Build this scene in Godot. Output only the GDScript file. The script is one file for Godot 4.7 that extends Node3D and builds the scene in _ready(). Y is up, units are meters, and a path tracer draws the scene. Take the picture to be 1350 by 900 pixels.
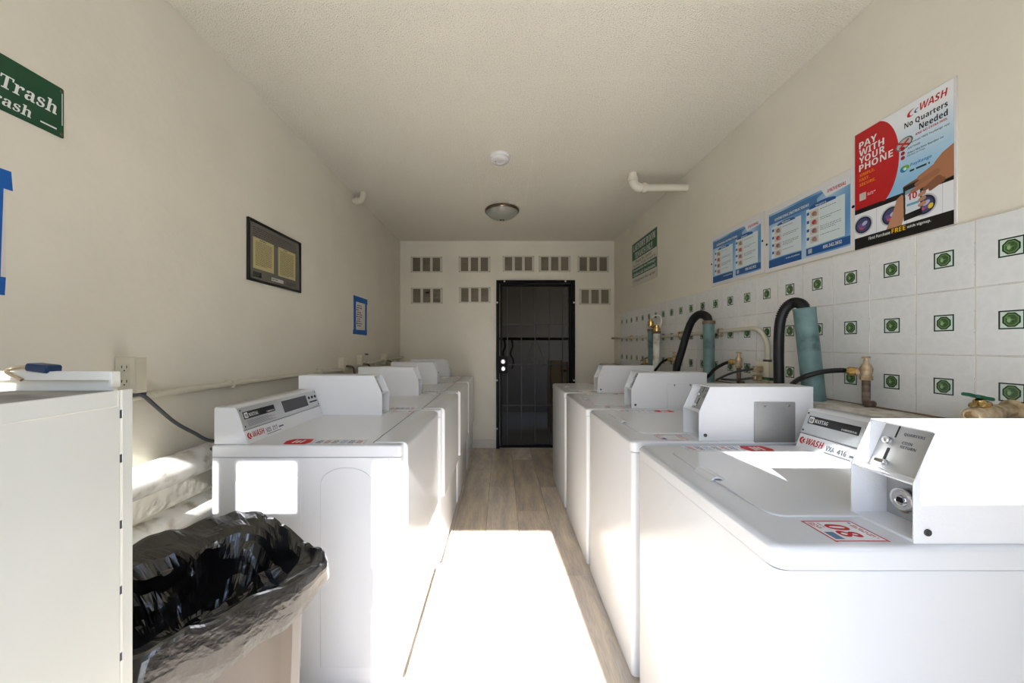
extends Node3D
# A narrow coin laundry room: top-load washers along the right wall, dryers along the left, a barred security door at the back.
# x to the right, y up, the room runs towards -z; d is the distance from the camera into the room (z = -d).

const EYE := 1.26
const FOCAL := 470.0
const ROOM_L := -1.245
const ROOM_R := 1.388
const ROOM_B := 4.387
const ROOM_H := 2.5425
var mats := {}
var sans: SystemFont
var sans_bold: SystemFont
var serif_bold: SystemFont
var rng := RandomNumberGenerator.new()


class MB:
	var st := SurfaceTool.new()

	func _init() -> void:
		st.begin(Mesh.PRIMITIVE_TRIANGLES)

	func tri(a: Vector3, b: Vector3, c: Vector3, out: Vector3, na := Vector3.ZERO, nb := Vector3.ZERO, nc := Vector3.ZERO, ua := Vector2.ZERO, ub := Vector2.ZERO, uc := Vector2.ZERO) -> void:
		var n := (a - c).cross(a - b)
		if n.length_squared() < 1e-20:
			return
		n = n.normalized()
		var flip := n.dot(out) < 0.0
		if flip:
			n = -n
		var pa := [a, b, c]
		var pn := [na if na != Vector3.ZERO else n, nb if nb != Vector3.ZERO else n, nc if nc != Vector3.ZERO else n]
		var pu := [ua, ub, uc]
		for i in ([0, 2, 1] if flip else [0, 1, 2]):
			st.set_normal(pn[i])
			st.set_uv(pu[i])
			st.add_vertex(pa[i])

	func quad(a: Vector3, b: Vector3, c: Vector3, d: Vector3, out: Vector3, ns := [], us := []) -> void:
		var z := Vector3.ZERO
		var n: Array = ns if ns.size() else [z, z, z, z]
		var u: Array = us if us.size() else [Vector2(0, 0), Vector2(1, 0), Vector2(1, 1), Vector2(0, 1)]
		tri(a, b, c, out, n[0], n[1], n[2], u[0], u[1], u[2])
		tri(a, c, d, out, n[0], n[2], n[3], u[0], u[2], u[3])

	# polygon in local x, y pushed along local z from h0 to h1; xf places it; the rim of both caps is rounded by bevel
	func prism(poly_in: PackedVector2Array, h0: float, h1: float, xf := Transform3D(), bevel := 0.0, sharp_foot := false) -> void:
		var poly := poly_in.duplicate()
		if Geometry2D.is_polygon_clockwise(poly):
			poly.reverse()
		var n := poly.size()
		var lo := poly[0]
		var hi := poly[0]
		for p in poly:
			lo = lo.min(p)
			hi = hi.max(p)
		var en := []
		for i in n:
			var e := (poly[(i + 1) % n] - poly[i]).normalized()
			en.append(Vector2(e.y, -e.x))
		var ins := PackedVector2Array()
		for i in n:
			var a: Vector2 = en[(i + n - 1) % n]
			var b: Vector2 = en[i]
			ins.append(poly[i] - (a + b) / maxf(1.0 + a.dot(b), 0.3) * bevel)
		var rings := [[poly, h0], [poly, h1]]
		if bevel > 0.0:
			rings = [[ins, h0], [poly, h0 + (0.0 if sharp_foot else bevel)], [poly, h1 - bevel], [ins, h1]]
		var zn := xf.basis.z.normalized()
		for k in rings.size() - 1:
			for i in n:
				var j := (i + 1) % n
				var f: Vector2 = en[i]
				var va := f
				var vb := f
				if f.dot(en[(i + n - 1) % n]) > 0.6:
					va = (f + en[(i + n - 1) % n]).normalized()
				if f.dot(en[j]) > 0.6:
					vb = (f + en[j]).normalized()
				var na := (xf.basis * Vector3(va.x, va.y, 0)).normalized()
				var nb := (xf.basis * Vector3(vb.x, vb.y, 0)).normalized()
				var lna := na
				var lnb := nb
				var una := na
				var unb := nb
				if bevel > 0.0 and k == 0:
					lna = -zn
					lnb = -zn
				if bevel > 0.0 and k == 2:
					una = zn
					unb = zn
				var q0: PackedVector2Array = rings[k][0]
				var q1: PackedVector2Array = rings[k + 1][0]
				var g0: float = rings[k][1]
				var g1: float = rings[k + 1][1]
				quad(xf * Vector3(q0[i].x, q0[i].y, g0), xf * Vector3(q0[j].x, q0[j].y, g0), xf * Vector3(q1[j].x, q1[j].y, g1), xf * Vector3(q1[i].x, q1[i].y, g1), xf.basis * Vector3(f.x, f.y, 0), [lna, lnb, unb, una])
		var cap: PackedVector2Array = ins if bevel > 0.0 else poly
		var ids := Geometry2D.triangulate_polygon(cap)
		for t in range(0, ids.size(), 3):
			for side in [[h1, 1.0], [h0, -1.0]]:
				var p := []
				var u := []
				for k in 3:
					var c: Vector2 = cap[ids[t + k]]
					p.append(xf * Vector3(c.x, c.y, side[0]))
					u.append(Vector2((c.x - lo.x) / maxf(hi.x - lo.x, 1e-6), 1.0 - (c.y - lo.y) / maxf(hi.y - lo.y, 1e-6)))
				tri(p[0], p[1], p[2], zn * side[1], zn * side[1], zn * side[1], zn * side[1], u[0], u[1], u[2])

	func box(lo: Vector3, hi: Vector3, bevel := 0.0, xf := Transform3D()) -> void:
		var a := lo.min(hi)
		var b := lo.max(hi)
		var bv := minf(bevel, 0.45 * minf(b.x - a.x, minf(b.y - a.y, b.z - a.z)))
		var p := PackedVector2Array([Vector2(a.x, a.y), Vector2(b.x, a.y), Vector2(b.x, b.y), Vector2(a.x, b.y)])
		if bv > 0.0:
			p = MB.rrect(a.x, a.y, b.x, b.y, bv, 1)
		prism(p, a.z, b.z, xf, bv)

	static func rrect(x0: float, y0: float, x1: float, y1: float, r: float, seg := 4) -> PackedVector2Array:
		var out := PackedVector2Array()
		var cs := [Vector2(x1 - r, y0 + r), Vector2(x1 - r, y1 - r), Vector2(x0 + r, y1 - r), Vector2(x0 + r, y0 + r)]
		for k in 4:
			for i in seg + 1:
				var t := -PI / 2 + (k + float(i) / seg) * PI / 2
				out.append(cs[k] + Vector2(cos(t), sin(t)) * r)
		return out

	static func circle(r: float, seg := 16) -> PackedVector2Array:
		var out := PackedVector2Array()
		for i in seg:
			out.append(Vector2(cos(TAU * i / seg), sin(TAU * i / seg)) * r)
		return out

	# path of points; r is a number or a list of one radius per point
	func tube(pts: Array, r: Variant, sides := 12, caps := true) -> void:
		var rings := []
		var up := Vector3.UP
		var prev := Vector3.ZERO
		for i in pts.size():
			var t: Vector3 = (pts[mini(i + 1, pts.size() - 1)] - pts[maxi(i - 1, 0)]).normalized()
			if i == 0:
				up = Vector3.UP if absf(t.y) < 0.9 else Vector3.RIGHT
				up = (up - t * up.dot(t)).normalized()
			else:
				up = (up - t * up.dot(t)).normalized()
			var s := t.cross(up)
			var rad: float = r[i] if r is Array else r
			var ring := []
			for k in sides:
				var a := TAU * k / sides
				var n := up * cos(a) + s * sin(a)
				ring.append([pts[i] + n * rad, n])
			rings.append([ring, pts[i], t])
			prev = t
		for i in rings.size() - 1:
			for k in sides:
				var m := (k + 1) % sides
				var a: Array = rings[i][0][k]
				var b: Array = rings[i][0][m]
				var c: Array = rings[i + 1][0][m]
				var d: Array = rings[i + 1][0][k]
				quad(a[0], b[0], c[0], d[0], a[1] + b[1], [a[1], b[1], c[1], d[1]])
		if caps:
			for e in [[0, -1.0], [rings.size() - 1, 1.0]]:
				var ring: Array = rings[e[0]][0]
				for k in sides:
					tri(rings[e[0]][1], ring[k][0], ring[(k + 1) % sides][0], rings[e[0]][2] * e[1])

	# profile of (radius, height) turned about local y
	func lathe(prof: Array, sides := 20, xf := Transform3D()) -> void:
		var n := prof.size()
		var en := []
		for i in n - 1:
			var e: Vector2 = (prof[i + 1] - prof[i]).normalized()
			en.append(Vector2(e.y, -e.x))
		for i in n - 1:
			var f: Vector2 = en[i]
			var v0 := f
			var v1 := f
			if i > 0 and f.dot(en[i - 1]) > 0.6:
				v0 = (f + en[i - 1]).normalized()
			if i < n - 2 and f.dot(en[i + 1]) > 0.6:
				v1 = (f + en[i + 1]).normalized()
			for k in sides:
				var a := TAU * k / sides
				var b := TAU * (k + 1) / sides
				var da := Vector3(cos(a), 0, sin(a))
				var db := Vector3(cos(b), 0, sin(b))
				var p: Vector2 = prof[i]
				var q: Vector2 = prof[i + 1]
				var bs := xf.basis
				quad(xf * (da * p.x + Vector3.UP * p.y), xf * (db * p.x + Vector3.UP * p.y), xf * (db * q.x + Vector3.UP * q.y), xf * (da * q.x + Vector3.UP * q.y), bs * ((da + db) * f.x + Vector3.UP * f.y * 2.0),
					[(bs * (da * v0.x + Vector3.UP * v0.y)).normalized(), (bs * (db * v0.x + Vector3.UP * v0.y)).normalized(), (bs * (db * v1.x + Vector3.UP * v1.y)).normalized(), (bs * (da * v1.x + Vector3.UP * v1.y)).normalized()])

	func done() -> ArrayMesh:
		st.index()
		return st.commit()


# ---------- pictures for flat print ----------
class Pic:
	var im: Image
	var w: int
	var h: int

	func _init(ww: int, hh: int, c: Color) -> void:
		w = ww
		h = hh
		im = Image.create(ww, hh, false, Image.FORMAT_RGBA8)
		im.fill(c)

	func rect(x: float, y: float, ww: float, hh: float, c: Color) -> void:
		im.fill_rect(Rect2i(int(x), int(y), maxi(1, int(ww)), maxi(1, int(hh))), c)

	func poly(pts: Array, c: Color) -> void:
		var lo := 1e9
		var hi := -1e9
		for p in pts:
			lo = minf(lo, p.y)
			hi = maxf(hi, p.y)
		for y in range(maxi(0, int(lo)), mini(h - 1, int(hi)) + 1):
			var xs := []
			for i in pts.size():
				var a: Vector2 = pts[i]
				var b: Vector2 = pts[(i + 1) % pts.size()]
				if (a.y <= y + 0.5) != (b.y <= y + 0.5):
					xs.append(a.x + (y + 0.5 - a.y) / (b.y - a.y) * (b.x - a.x))
			xs.sort()
			for k in range(0, xs.size() - 1, 2):
				var x0 := clampi(int(round(xs[k])), 0, w)
				var x1 := clampi(int(round(xs[k + 1])), 0, w)
				if x1 > x0:
					im.fill_rect(Rect2i(x0, y, x1 - x0, 1), c)

	func ell(cx: float, cy: float, rx: float, ry: float, c: Color, turn := 0.0) -> void:
		var pts := []
		for i in 40:
			pts.append(Vector2(cx, cy) + Vector2(cos(TAU * i / 40) * rx, sin(TAU * i / 40) * ry).rotated(turn))
		poly(pts, c)

	func band(a: Vector2, b: Vector2, t0: float, t1: float, c: Color) -> void:
		var n := (b - a).orthogonal().normalized()
		poly([a + n * t0, b + n * t1, b - n * t1, a - n * t0], c)
		ell(a.x, a.y, t0, t0, c)
		ell(b.x, b.y, t1, t1, c)

	# a block of print too small to read: rows of word-long dashes
	func words(x: float, y: float, ww: float, rows: int, pitch: float, th: float, c: Color, r: RandomNumberGenerator) -> void:
		for k in rows:
			var at := x
			var stop := x + ww * (1.0 if k < rows - 1 else r.randf_range(0.5, 0.95))
			while at < stop:
				var l := minf(r.randf_range(1.5, 5.0) * th, stop - at)
				rect(at, y + k * pitch, l, th, c)
				at += l + th * 0.9

	func tex() -> ImageTexture:
		im.generate_mipmaps()
		return ImageTexture.create_from_image(im)


# ---------- helpers ----------
func P(x: float, y: float, d: float) -> Vector3:
	return Vector3((x - 661.0) * d / FOCAL, EYE - (y - 455.0) * d / FOCAL, -d)


func fresh(called: String, parent: Node) -> String:
	if not parent.has_node(called):
		return called
	var k := 1
	while parent.has_node("%s_%03d" % [called, k]):
		k += 1
	return "%s_%03d" % [called, k]


func put(called: String, mesh: Mesh, m: Material, parent: Node = self) -> MeshInstance3D:
	var o := MeshInstance3D.new()
	o.name = fresh(called, parent)
	o.mesh = mesh
	o.material_override = m
	parent.add_child(o, true)
	return o


func obj(called: String, mb: MB, m: Material, parent: Node = self) -> MeshInstance3D:
	return put(called, mb.done(), m, parent)


func tag(o: Node3D, label: String, category: String, group := "") -> Node3D:
	o.set_meta("label", label)
	o.set_meta("category", category)
	if group:
		o.set_meta("group", group)
	return o


func thing(called: String, label: String, category: String, at := Vector3.ZERO, group := "") -> Node3D:
	var o := Node3D.new()
	o.name = fresh(called, self)
	add_child(o, true)
	o.position = at
	return tag(o, label, category, group)


func struct(called: String, mb: MB, m: Material) -> MeshInstance3D:
	var o := obj(called, mb, m)
	o.set_meta("kind", "structure")
	return o


func mat(c: Color, rough := 0.5, metal := 0.0) -> StandardMaterial3D:
	var m := StandardMaterial3D.new()
	m.albedo_color = c
	m.roughness = rough
	m.metallic = metal
	return m


func noise_tex(size: int, freq: float, ramp: Array, octaves := 4, sd := 1, type := FastNoiseLite.TYPE_SIMPLEX_SMOOTH) -> NoiseTexture2D:
	var n := FastNoiseLite.new()
	n.seed = sd
	n.noise_type = type
	n.frequency = freq
	n.fractal_octaves = octaves
	var t := NoiseTexture2D.new()
	t.width = size
	t.height = size
	t.seamless = true
	t.noise = n
	var g := Gradient.new()
	g.offsets = PackedFloat32Array(ramp.map(func(e): return e[0]))
	g.colors = PackedColorArray(ramp.map(func(e): return e[1]))
	t.color_ramp = g
	return t


func bump_tex(size: int, freq: float, strength: float, octaves := 3, sd := 1, type := FastNoiseLite.TYPE_SIMPLEX_SMOOTH) -> NoiseTexture2D:
	var n := FastNoiseLite.new()
	n.seed = sd
	n.noise_type = type
	n.frequency = freq
	n.fractal_octaves = octaves
	var t := NoiseTexture2D.new()
	t.width = size
	t.height = size
	t.seamless = true
	t.noise = n
	t.as_normal_map = true
	t.bump_strength = strength
	return t


func triplanar(m: StandardMaterial3D, s: float, world := true) -> StandardMaterial3D:
	m.uv1_triplanar = true
	m.uv1_world_triplanar = world
	m.uv1_scale = Vector3(s, s, s)
	return m


func smooth_path(pts: Array, sub := 8) -> Array:
	var out := []
	for i in pts.size() - 1:
		var p0: Vector3 = pts[maxi(i - 1, 0)]
		var p1: Vector3 = pts[i]
		var p2: Vector3 = pts[i + 1]
		var p3: Vector3 = pts[mini(i + 2, pts.size() - 1)]
		for k in sub:
			out.append(p1.cubic_interpolate(p2, p0, p3, float(k) / sub))
	out.append(pts[-1])
	return out


# lettering fitted into a rectangle of the local x, y plane
func letters(st: SurfaceTool, s: String, font: Font, r: Rect2, xf: Transform3D, shear := 0.0) -> void:
	var tm := TextMesh.new()
	tm.text = s
	tm.font = font
	tm.font_size = 40
	tm.pixel_size = 0.01
	tm.depth = 0.0
	tm.curve_step = 2.0
	var b := tm.get_aabb()
	var sx := r.size.x / maxf(b.size.x + shear * b.size.y, 1e-4)
	var sy := r.size.y / maxf(b.size.y, 1e-4)
	var bs := Basis(Vector3(sx, 0, 0), Vector3(shear * sx, sy, 0), Vector3(0, 0, 1))
	var o := Vector3(r.position.x, r.position.y, 0) - bs * Vector3(b.position.x, b.position.y, 0)
	st.append_from(tm, 0, xf * Transform3D(bs, o))


func print_on(called: String, lines: Array, font: Font, xf: Transform3D, m: Material, parent: Node, shear := 0.0) -> MeshInstance3D:
	var st := SurfaceTool.new()
	st.begin(Mesh.PRIMITIVE_TRIANGLES)
	for l in lines:
		letters(st, l[0], font, l[1], xf, shear)
	return put(called, st.commit(), m, parent)


func wall_l(d: float, y: float, off := 0.0) -> Transform3D:   # frame on the left wall: x deeper into the room, z out of the wall
	return Transform3D(Basis(Vector3(0, 0, -1), Vector3.UP, Vector3.RIGHT), Vector3(ROOM_L + off, y, -d))


func wall_r(d: float, y: float, off := 0.0) -> Transform3D:   # frame on the right wall: x towards the camera, z out of the wall
	return Transform3D(Basis(Vector3(0, 0, 1), Vector3.UP, Vector3.LEFT), Vector3(ROOM_R - off, y, -d))


func wall_b(x: float, y: float, off := 0.0) -> Transform3D:
	return Transform3D(Basis(), Vector3(x, y, -ROOM_B + off))


func printed(t: Texture2D, rough := 0.5) -> StandardMaterial3D:
	var m := mat(Color.WHITE, rough)
	m.albedo_texture = t
	return m


func axis_to(dir: Vector3, at: Vector3) -> Transform3D:   # local y along dir
	var y := dir.normalized()
	var x := y.cross(Vector3.UP if absf(y.y) < 0.9 else Vector3.RIGHT).normalized()
	return Transform3D(Basis(x, y, x.cross(y)), at)


func _ready() -> void:
	rng.seed = 7
	camera_and_light()
	fonts_and_materials()
	room()
	back_door()
	front_wall()
	machines()
	cabinet_and_bin()
	left_wall_things()
	right_wall_signs()
	right_plumbing()
	ceiling_things()


func camera_and_light() -> void:
	var cam := Camera3D.new()
	cam.name = "camera"
	cam.projection = Camera3D.PROJECTION_FRUSTUM
	cam.near = 0.05
	cam.far = 100.0
	cam.size = 900.0 / FOCAL * 0.05
	cam.frustum_offset = Vector2(14.0, 5.0) / FOCAL * 0.05
	cam.position = Vector3(0, EYE, 0)
	add_child(cam)
	var e := Environment.new()
	e.background_mode = Environment.BG_SKY
	var sm := ProceduralSkyMaterial.new()
	sm.sky_top_color = Color(0.42, 0.54, 0.72)
	sm.sky_horizon_color = Color(1.0, 0.99, 0.97)
	sm.ground_bottom_color = Color(0.55, 0.53, 0.5)
	sm.ground_horizon_color = Color(0.8, 0.79, 0.77)
	sm.sun_angle_max = 1.0
	e.sky = Sky.new()
	e.sky.sky_material = sm
	e.background_energy_multiplier = 7.0
	e.tonemap_mode = Environment.TONE_MAPPER_LINEAR
	e.tonemap_exposure = 1.0
	e.sdfgi_enabled = true
	e.ssao_enabled = true
	e.ssil_enabled = true
	var we := WorldEnvironment.new()
	we.name = "environment"
	we.environment = e
	add_child(we)
	var sun := DirectionalLight3D.new()
	sun.name = "sun"
	sun.light_color = Color(0.98, 0.985, 1.0)
	sun.light_energy = 6.6
	sun.light_angular_distance = 0.6
	sun.shadow_enabled = true
	sun.basis = Basis.looking_at(Vector3(-0.05, -0.741, -1.0).normalized(), Vector3.UP)
	add_child(sun)


func fonts_and_materials() -> void:
	sans = SystemFont.new()
	sans.font_names = PackedStringArray(["Droid Sans"])
	sans_bold = SystemFont.new()
	sans_bold.font_names = PackedStringArray(["Droid Sans"])
	sans_bold.font_weight = 700
	serif_bold = SystemFont.new()
	serif_bold.font_names = PackedStringArray(["Droid Serif"])
	serif_bold.font_weight = 700
	var m: StandardMaterial3D
	m = mat(Color.WHITE, 0.55)
	m.albedo_texture = noise_tex(512, 0.006, [[0.0, Color(0.875, 0.85, 0.785)], [0.45, Color(0.89, 0.865, 0.80)], [1.0, Color(0.905, 0.88, 0.815)]], 5, 3)
	m.normal_enabled = true
	m.normal_texture = bump_tex(512, 0.06, 3.0, 3, 5)
	m.normal_scale = 0.08
	mats.wall = triplanar(m, 0.6)
	m = mat(Color.WHITE, 0.9)
	m.albedo_texture = noise_tex(512, 0.09, [[0.0, Color(0.80, 0.77, 0.69)], [0.35, Color(0.91, 0.885, 0.82)], [1.0, Color(0.95, 0.925, 0.86)]], 3, 11)
	m.normal_enabled = true
	m.normal_texture = bump_tex(512, 0.09, 10.0, 3, 11)
	m.normal_scale = 0.6
	mats.ceiling = triplanar(m, 2.6)
	mats.enamel = mat(Color(0.885, 0.89, 0.895), 0.22)
	mats.enamel.clearcoat_enabled = true
	mats.enamel.clearcoat = 0.2
	mats.enamel.clearcoat_roughness = 0.12
	m = mat(Color(0.93, 0.93, 0.93), 0.35)
	m.normal_enabled = true
	m.normal_texture = bump_tex(256, 0.12, 4.0, 2, 21)
	m.normal_scale = 0.12
	mats.coinbox = triplanar(m, 6.0, false)
	mats.seam = mat(Color(0.32, 0.32, 0.33), 0.6)
	mats.black = mat(Color(0.035, 0.035, 0.04), 0.35)
	mats.ink = mat(Color(0.05, 0.05, 0.055), 0.7)
	mats.grey_ink = mat(Color(0.35, 0.36, 0.38), 0.7)
	mats.white_ink = mat(Color(0.9, 0.91, 0.9), 0.6)
	mats.red_ink = mat(Color(0.74, 0.07, 0.1), 0.6)
	mats.blue_ink = mat(Color(0.16, 0.2, 0.42), 0.6)
	mats.yellow_ink = mat(Color(0.95, 0.75, 0.12), 0.6)
	mats.orange_ink = mat(Color(0.93, 0.55, 0.12), 0.6)
	mats.display = mat(Color(0.13, 0.13, 0.15), 0.12)
	m = mat(Color(0.74, 0.74, 0.73), 1.0, 0.8)
	m.roughness_texture = noise_tex(256, 0.03, [[0.0, Color(0.42, 0.42, 0.42)], [1.0, Color(0.6, 0.6, 0.6)]], 4, 9)
	mats.steel = triplanar(m, 4.0, false)
	mats.panel = mat(Color(0.76, 0.77, 0.77), 0.3, 0.45)
	mats.chrome = mat(Color(0.86, 0.86, 0.87), 0.1, 1.0)
	mats.bolt = mat(Color(0.3, 0.3, 0.31), 0.4, 0.7)
	m = mat(Color(0.72, 0.6, 0.37), 0.42, 0.85)
	m.roughness_texture = noise_tex(256, 0.05, [[0.0, Color(0.25, 0.25, 0.25)], [1.0, Color(0.7, 0.7, 0.7)]], 4, 15)
	mats.brass = triplanar(m, 9.0, false)
	m = mat(Color.WHITE, 0.42, 0.6)
	m.albedo_texture = noise_tex(256, 0.02, [[0.0, Color(0.52, 0.44, 0.32)], [0.4, Color(0.72, 0.63, 0.5)], [1.0, Color(0.86, 0.81, 0.7)]], 4, 16)
	mats.old_brass = triplanar(m, 8.0, false)
	m = mat(Color.WHITE, 0.7, 0.3)
	m.albedo_texture = noise_tex(256, 0.02, [[0.0, Color(0.3, 0.22, 0.17)], [0.6, Color(0.47, 0.4, 0.34)], [1.0, Color(0.62, 0.57, 0.5)]], 4, 17)
	mats.rust = triplanar(m, 8.0, false)
	m = mat(Color.WHITE, 0.5)
	m.albedo_texture = noise_tex(256, 0.015, [[0.0, Color(0.22, 0.30, 0.30)], [0.35, Color(0.36, 0.47, 0.465)], [1.0, Color(0.45, 0.56, 0.55)]], 5, 18)
	mats.teal = triplanar(m, 3.0, false)
	mats.rubber = mat(Color(0.05, 0.05, 0.06), 0.45)
	mats.cord = mat(Color(0.27, 0.28, 0.29), 0.6)
	mats.green = mat(Color(0.03, 0.33, 0.22), 0.4)
	m = mat(Color.WHITE, 0.5)
	m.albedo_texture = noise_tex(512, 0.012, [[0.0, Color(0.5, 0.44, 0.36)], [0.3, Color(0.8, 0.78, 0.72)], [0.5, Color(0.88, 0.87, 0.83)], [1.0, Color(0.9, 0.89, 0.86)]], 5, 19)
	mats.pipe_white = triplanar(m, 1.7)
	mats.conduit = mat(Color(0.8, 0.78, 0.7), 0.5)
	m = mat(Color.WHITE, 0.4)
	m.albedo_texture = noise_tex(256, 0.008, [[0.0, Color(0.83, 0.815, 0.765)], [1.0, Color(0.87, 0.86, 0.81)]], 4, 23)
	mats.cream = triplanar(m, 1.0)
	m = mat(Color.WHITE, 0.85)
	m.albedo_texture = noise_tex(256, 0.02, [[0.0, Color(0.42, 0.4, 0.36)], [0.6, Color(0.58, 0.56, 0.52)], [1.0, Color(0.68, 0.66, 0.61)]], 5, 24)
	mats.dust = triplanar(m, 2.0)
	m = mat(Color.WHITE, 0.8)
	m.albedo_texture = noise_tex(512, 0.02, [[0.0, Color(0.5, 0.43, 0.34)], [0.3, Color(0.72, 0.69, 0.63)], [0.6, Color(0.8, 0.78, 0.74)], [1.0, Color(0.84, 0.82, 0.79)]], 5, 25)
	mats.ledge = triplanar(m, 1.6)
	mats.caulk = mat(Color(0.47, 0.38, 0.27), 0.9)
	mats.grout = mat(Color(0.86, 0.83, 0.77), 0.9)
	mats.subfloor = mat(Color(0.33, 0.29, 0.25), 0.9)
	mats.door_black = mat(Color(0.04, 0.039, 0.037), 0.5)
	mats.door_black.metallic_specular = 0.25
	mats.bar_black = mat(Color(0.1, 0.1, 0.1), 0.45)
	m = mat(Color(0.05, 0.048, 0.044, 0.6), 0.9)
	m.specular_mode = BaseMaterial3D.SPECULAR_DISABLED
	m.transparency = BaseMaterial3D.TRANSPARENCY_ALPHA
	mats.screen = m
	mats.vent = mat(Color(0.80, 0.775, 0.71), 0.6)
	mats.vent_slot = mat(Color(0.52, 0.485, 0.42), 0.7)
	mats.plastic_white = mat(Color(0.86, 0.85, 0.84), 0.4)
	mats.pipe_cream = mat(Color(0.87, 0.845, 0.775), 0.45)
	mats.plate = mat(Color(0.82, 0.79, 0.7), 0.4)
	mats.tape = mat(Color(0.02, 0.36, 0.68), 0.6)
	mats.concrete = mat(Color(0.88, 0.87, 0.84), 0.9)
	mats.base = mat(Color(0.82, 0.8, 0.76), 0.5)


# ---------- the room ----------
func room() -> void:
	var b := MB.new()
	b.box(Vector3(ROOM_L - 0.12, -0.16, -ROOM_B - 0.12), Vector3(ROOM_R + 0.12, -0.012, 0.355))
	var fl := struct("floor", b, mats.subfloor)
	# planks: boards along the room, 0.225 wide, staggered joints, each its own piece
	var woods := []
	var tones := [Color(0.91, 0.85, 0.775), Color(0.85, 0.785, 0.70), Color(0.94, 0.885, 0.815), Color(0.89, 0.825, 0.745), Color(0.83, 0.765, 0.68)]
	for k in tones.size():
		woods.append(wood(tones[k], 40 + k))
	var starts := [0.9, 0.45, 0.2, 0.75, 1.14, 0.73, 0.27, 0.73, 0.35, 1.05, 0.6, 0.15, 0.9]
	var pick := [1, 3, 0, 2, 2, 0, 4, 3, 1, 0, 2, 4, 3]
	for c in 13:
		var x0 := maxf(-0.105 + 0.225 * (c - 5), ROOM_L)
		var x1 := minf(-0.105 + 0.225 * (c - 4), ROOM_R)
		if x1 - x0 < 0.02:
			continue
		var d: float = starts[c] - 1.22
		var k := 0
		while d < ROOM_B:
			var d0 := maxf(d, -0.355)
			var d1 := minf(d + 1.22, ROOM_B)
			if d1 - d0 > 0.02:
				var p := MB.new()
				var g := 0.0008
				p.prism(PackedVector2Array([Vector2(x0 + g, d0 + g), Vector2(x1 - g, d0 + g), Vector2(x1 - g, d1 - g), Vector2(x0 + g, d1 - g)]), -0.012, 0.0, Transform3D(Basis(Vector3.RIGHT, Vector3(0, 0, -1), Vector3.UP), Vector3.ZERO), 0.0007)
				obj("plank", p, woods[(pick[c] + k * 2 + (c * 3 + k) % 2) % 5], fl)
			d += 1.22
			k += 1
	b = MB.new()
	b.box(Vector3(ROOM_L - 0.12, ROOM_H, -ROOM_B - 0.12), Vector3(ROOM_R + 0.12, ROOM_H + 0.15, 0.355))
	struct("ceiling", b, mats.ceiling)
	b = MB.new()
	b.box(Vector3(ROOM_L - 0.12, -0.012, -ROOM_B - 0.12), Vector3(ROOM_L, ROOM_H, 0.355))
	struct("wall_left", b, mats.wall)
	b = MB.new()
	b.box(Vector3(ROOM_R, -0.012, -ROOM_B - 0.12), Vector3(ROOM_R + 0.12, ROOM_H, 0.355))
	var wr := struct("wall_right", b, mats.wall)
	b = MB.new()   # grout bed behind the tiles
	b.box(Vector3(ROOM_R - 0.0075, 0.9, -4.146), Vector3(ROOM_R + 0.001, 1.6265, 0.2))
	obj("grout_bed", b, mats.grout, wr)
	var tiles := []
	for k in 5:
		tiles.append(tile_look(k))
	var tm := MB.new()
	tm.prism(PackedVector2Array([Vector2(0.0012, 0.0012), Vector2(0.1468, 0.0012), Vector2(0.1468, 0.1963), Vector2(0.0012, 0.1963)]), 0.003, 0.0095, Transform3D(), 0.0012)
	var tmesh := tm.done()
	for row in 3:
		for col in 27:
			var t := put("tile", tmesh, tiles[rng.randi() % 5], wr)
			t.transform = wall_r(4.1455 - 0.148 * col, 1.6255 - 0.1975 * (row + 1))
			t.position.x += rng.randf_range(-0.0006, 0.0006)
	b = MB.new()
	b.box(Vector3(1.205, 0.0, -ROOM_B), Vector3(ROOM_R - 0.011, 1.035, 0.15), 0.004)
	var ledge := struct("trim_1", b, mats.ledge)
	b = MB.new()
	for k in 60:
		var z := 0.1 - k * 0.074
		b.box(Vector3(1.349 + rng.randf_range(-0.012, 0.012), 1.0345, z - 0.075), Vector3(1.3775, 1.036, z))
	obj("dirty_caulk", b, mats.caulk, ledge)
	# back wall with the door opening
	b = MB.new()
	var zb := -ROOM_B
	b.box(Vector3(ROOM_L, -0.012, zb - 0.12), Vector3(-0.03, ROOM_H, zb))
	b.box(Vector3(0.875, -0.012, zb - 0.12), Vector3(ROOM_R, ROOM_H, zb))
	b.box(Vector3(-0.03, 2.03, zb - 0.12), Vector3(0.875, ROOM_H, zb))
	struct("wall_back", b, mats.wall)
	b = MB.new()
	b.box(Vector3(ROOM_L, 0.0, zb), Vector3(-0.062, 0.1, zb + 0.012), 0.003)
	struct("baseboard_back", b, mats.base)
	# louvred wall vents
	var vm := MB.new()
	vm.prism(MB.rrect(-0.195, -0.099, 0.195, 0.099, 0.004, 2), 0.0, 0.008, Transform3D(), 0.003)
	var vmesh := vm.done()
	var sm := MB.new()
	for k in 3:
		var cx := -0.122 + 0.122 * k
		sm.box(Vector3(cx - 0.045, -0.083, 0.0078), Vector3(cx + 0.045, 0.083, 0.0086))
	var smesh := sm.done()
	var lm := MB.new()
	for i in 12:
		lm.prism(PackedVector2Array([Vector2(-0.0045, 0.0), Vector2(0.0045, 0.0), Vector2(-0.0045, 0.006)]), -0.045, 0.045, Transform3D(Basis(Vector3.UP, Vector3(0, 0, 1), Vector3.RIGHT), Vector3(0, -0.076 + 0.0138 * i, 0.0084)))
	var lmesh := lm.done()
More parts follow.
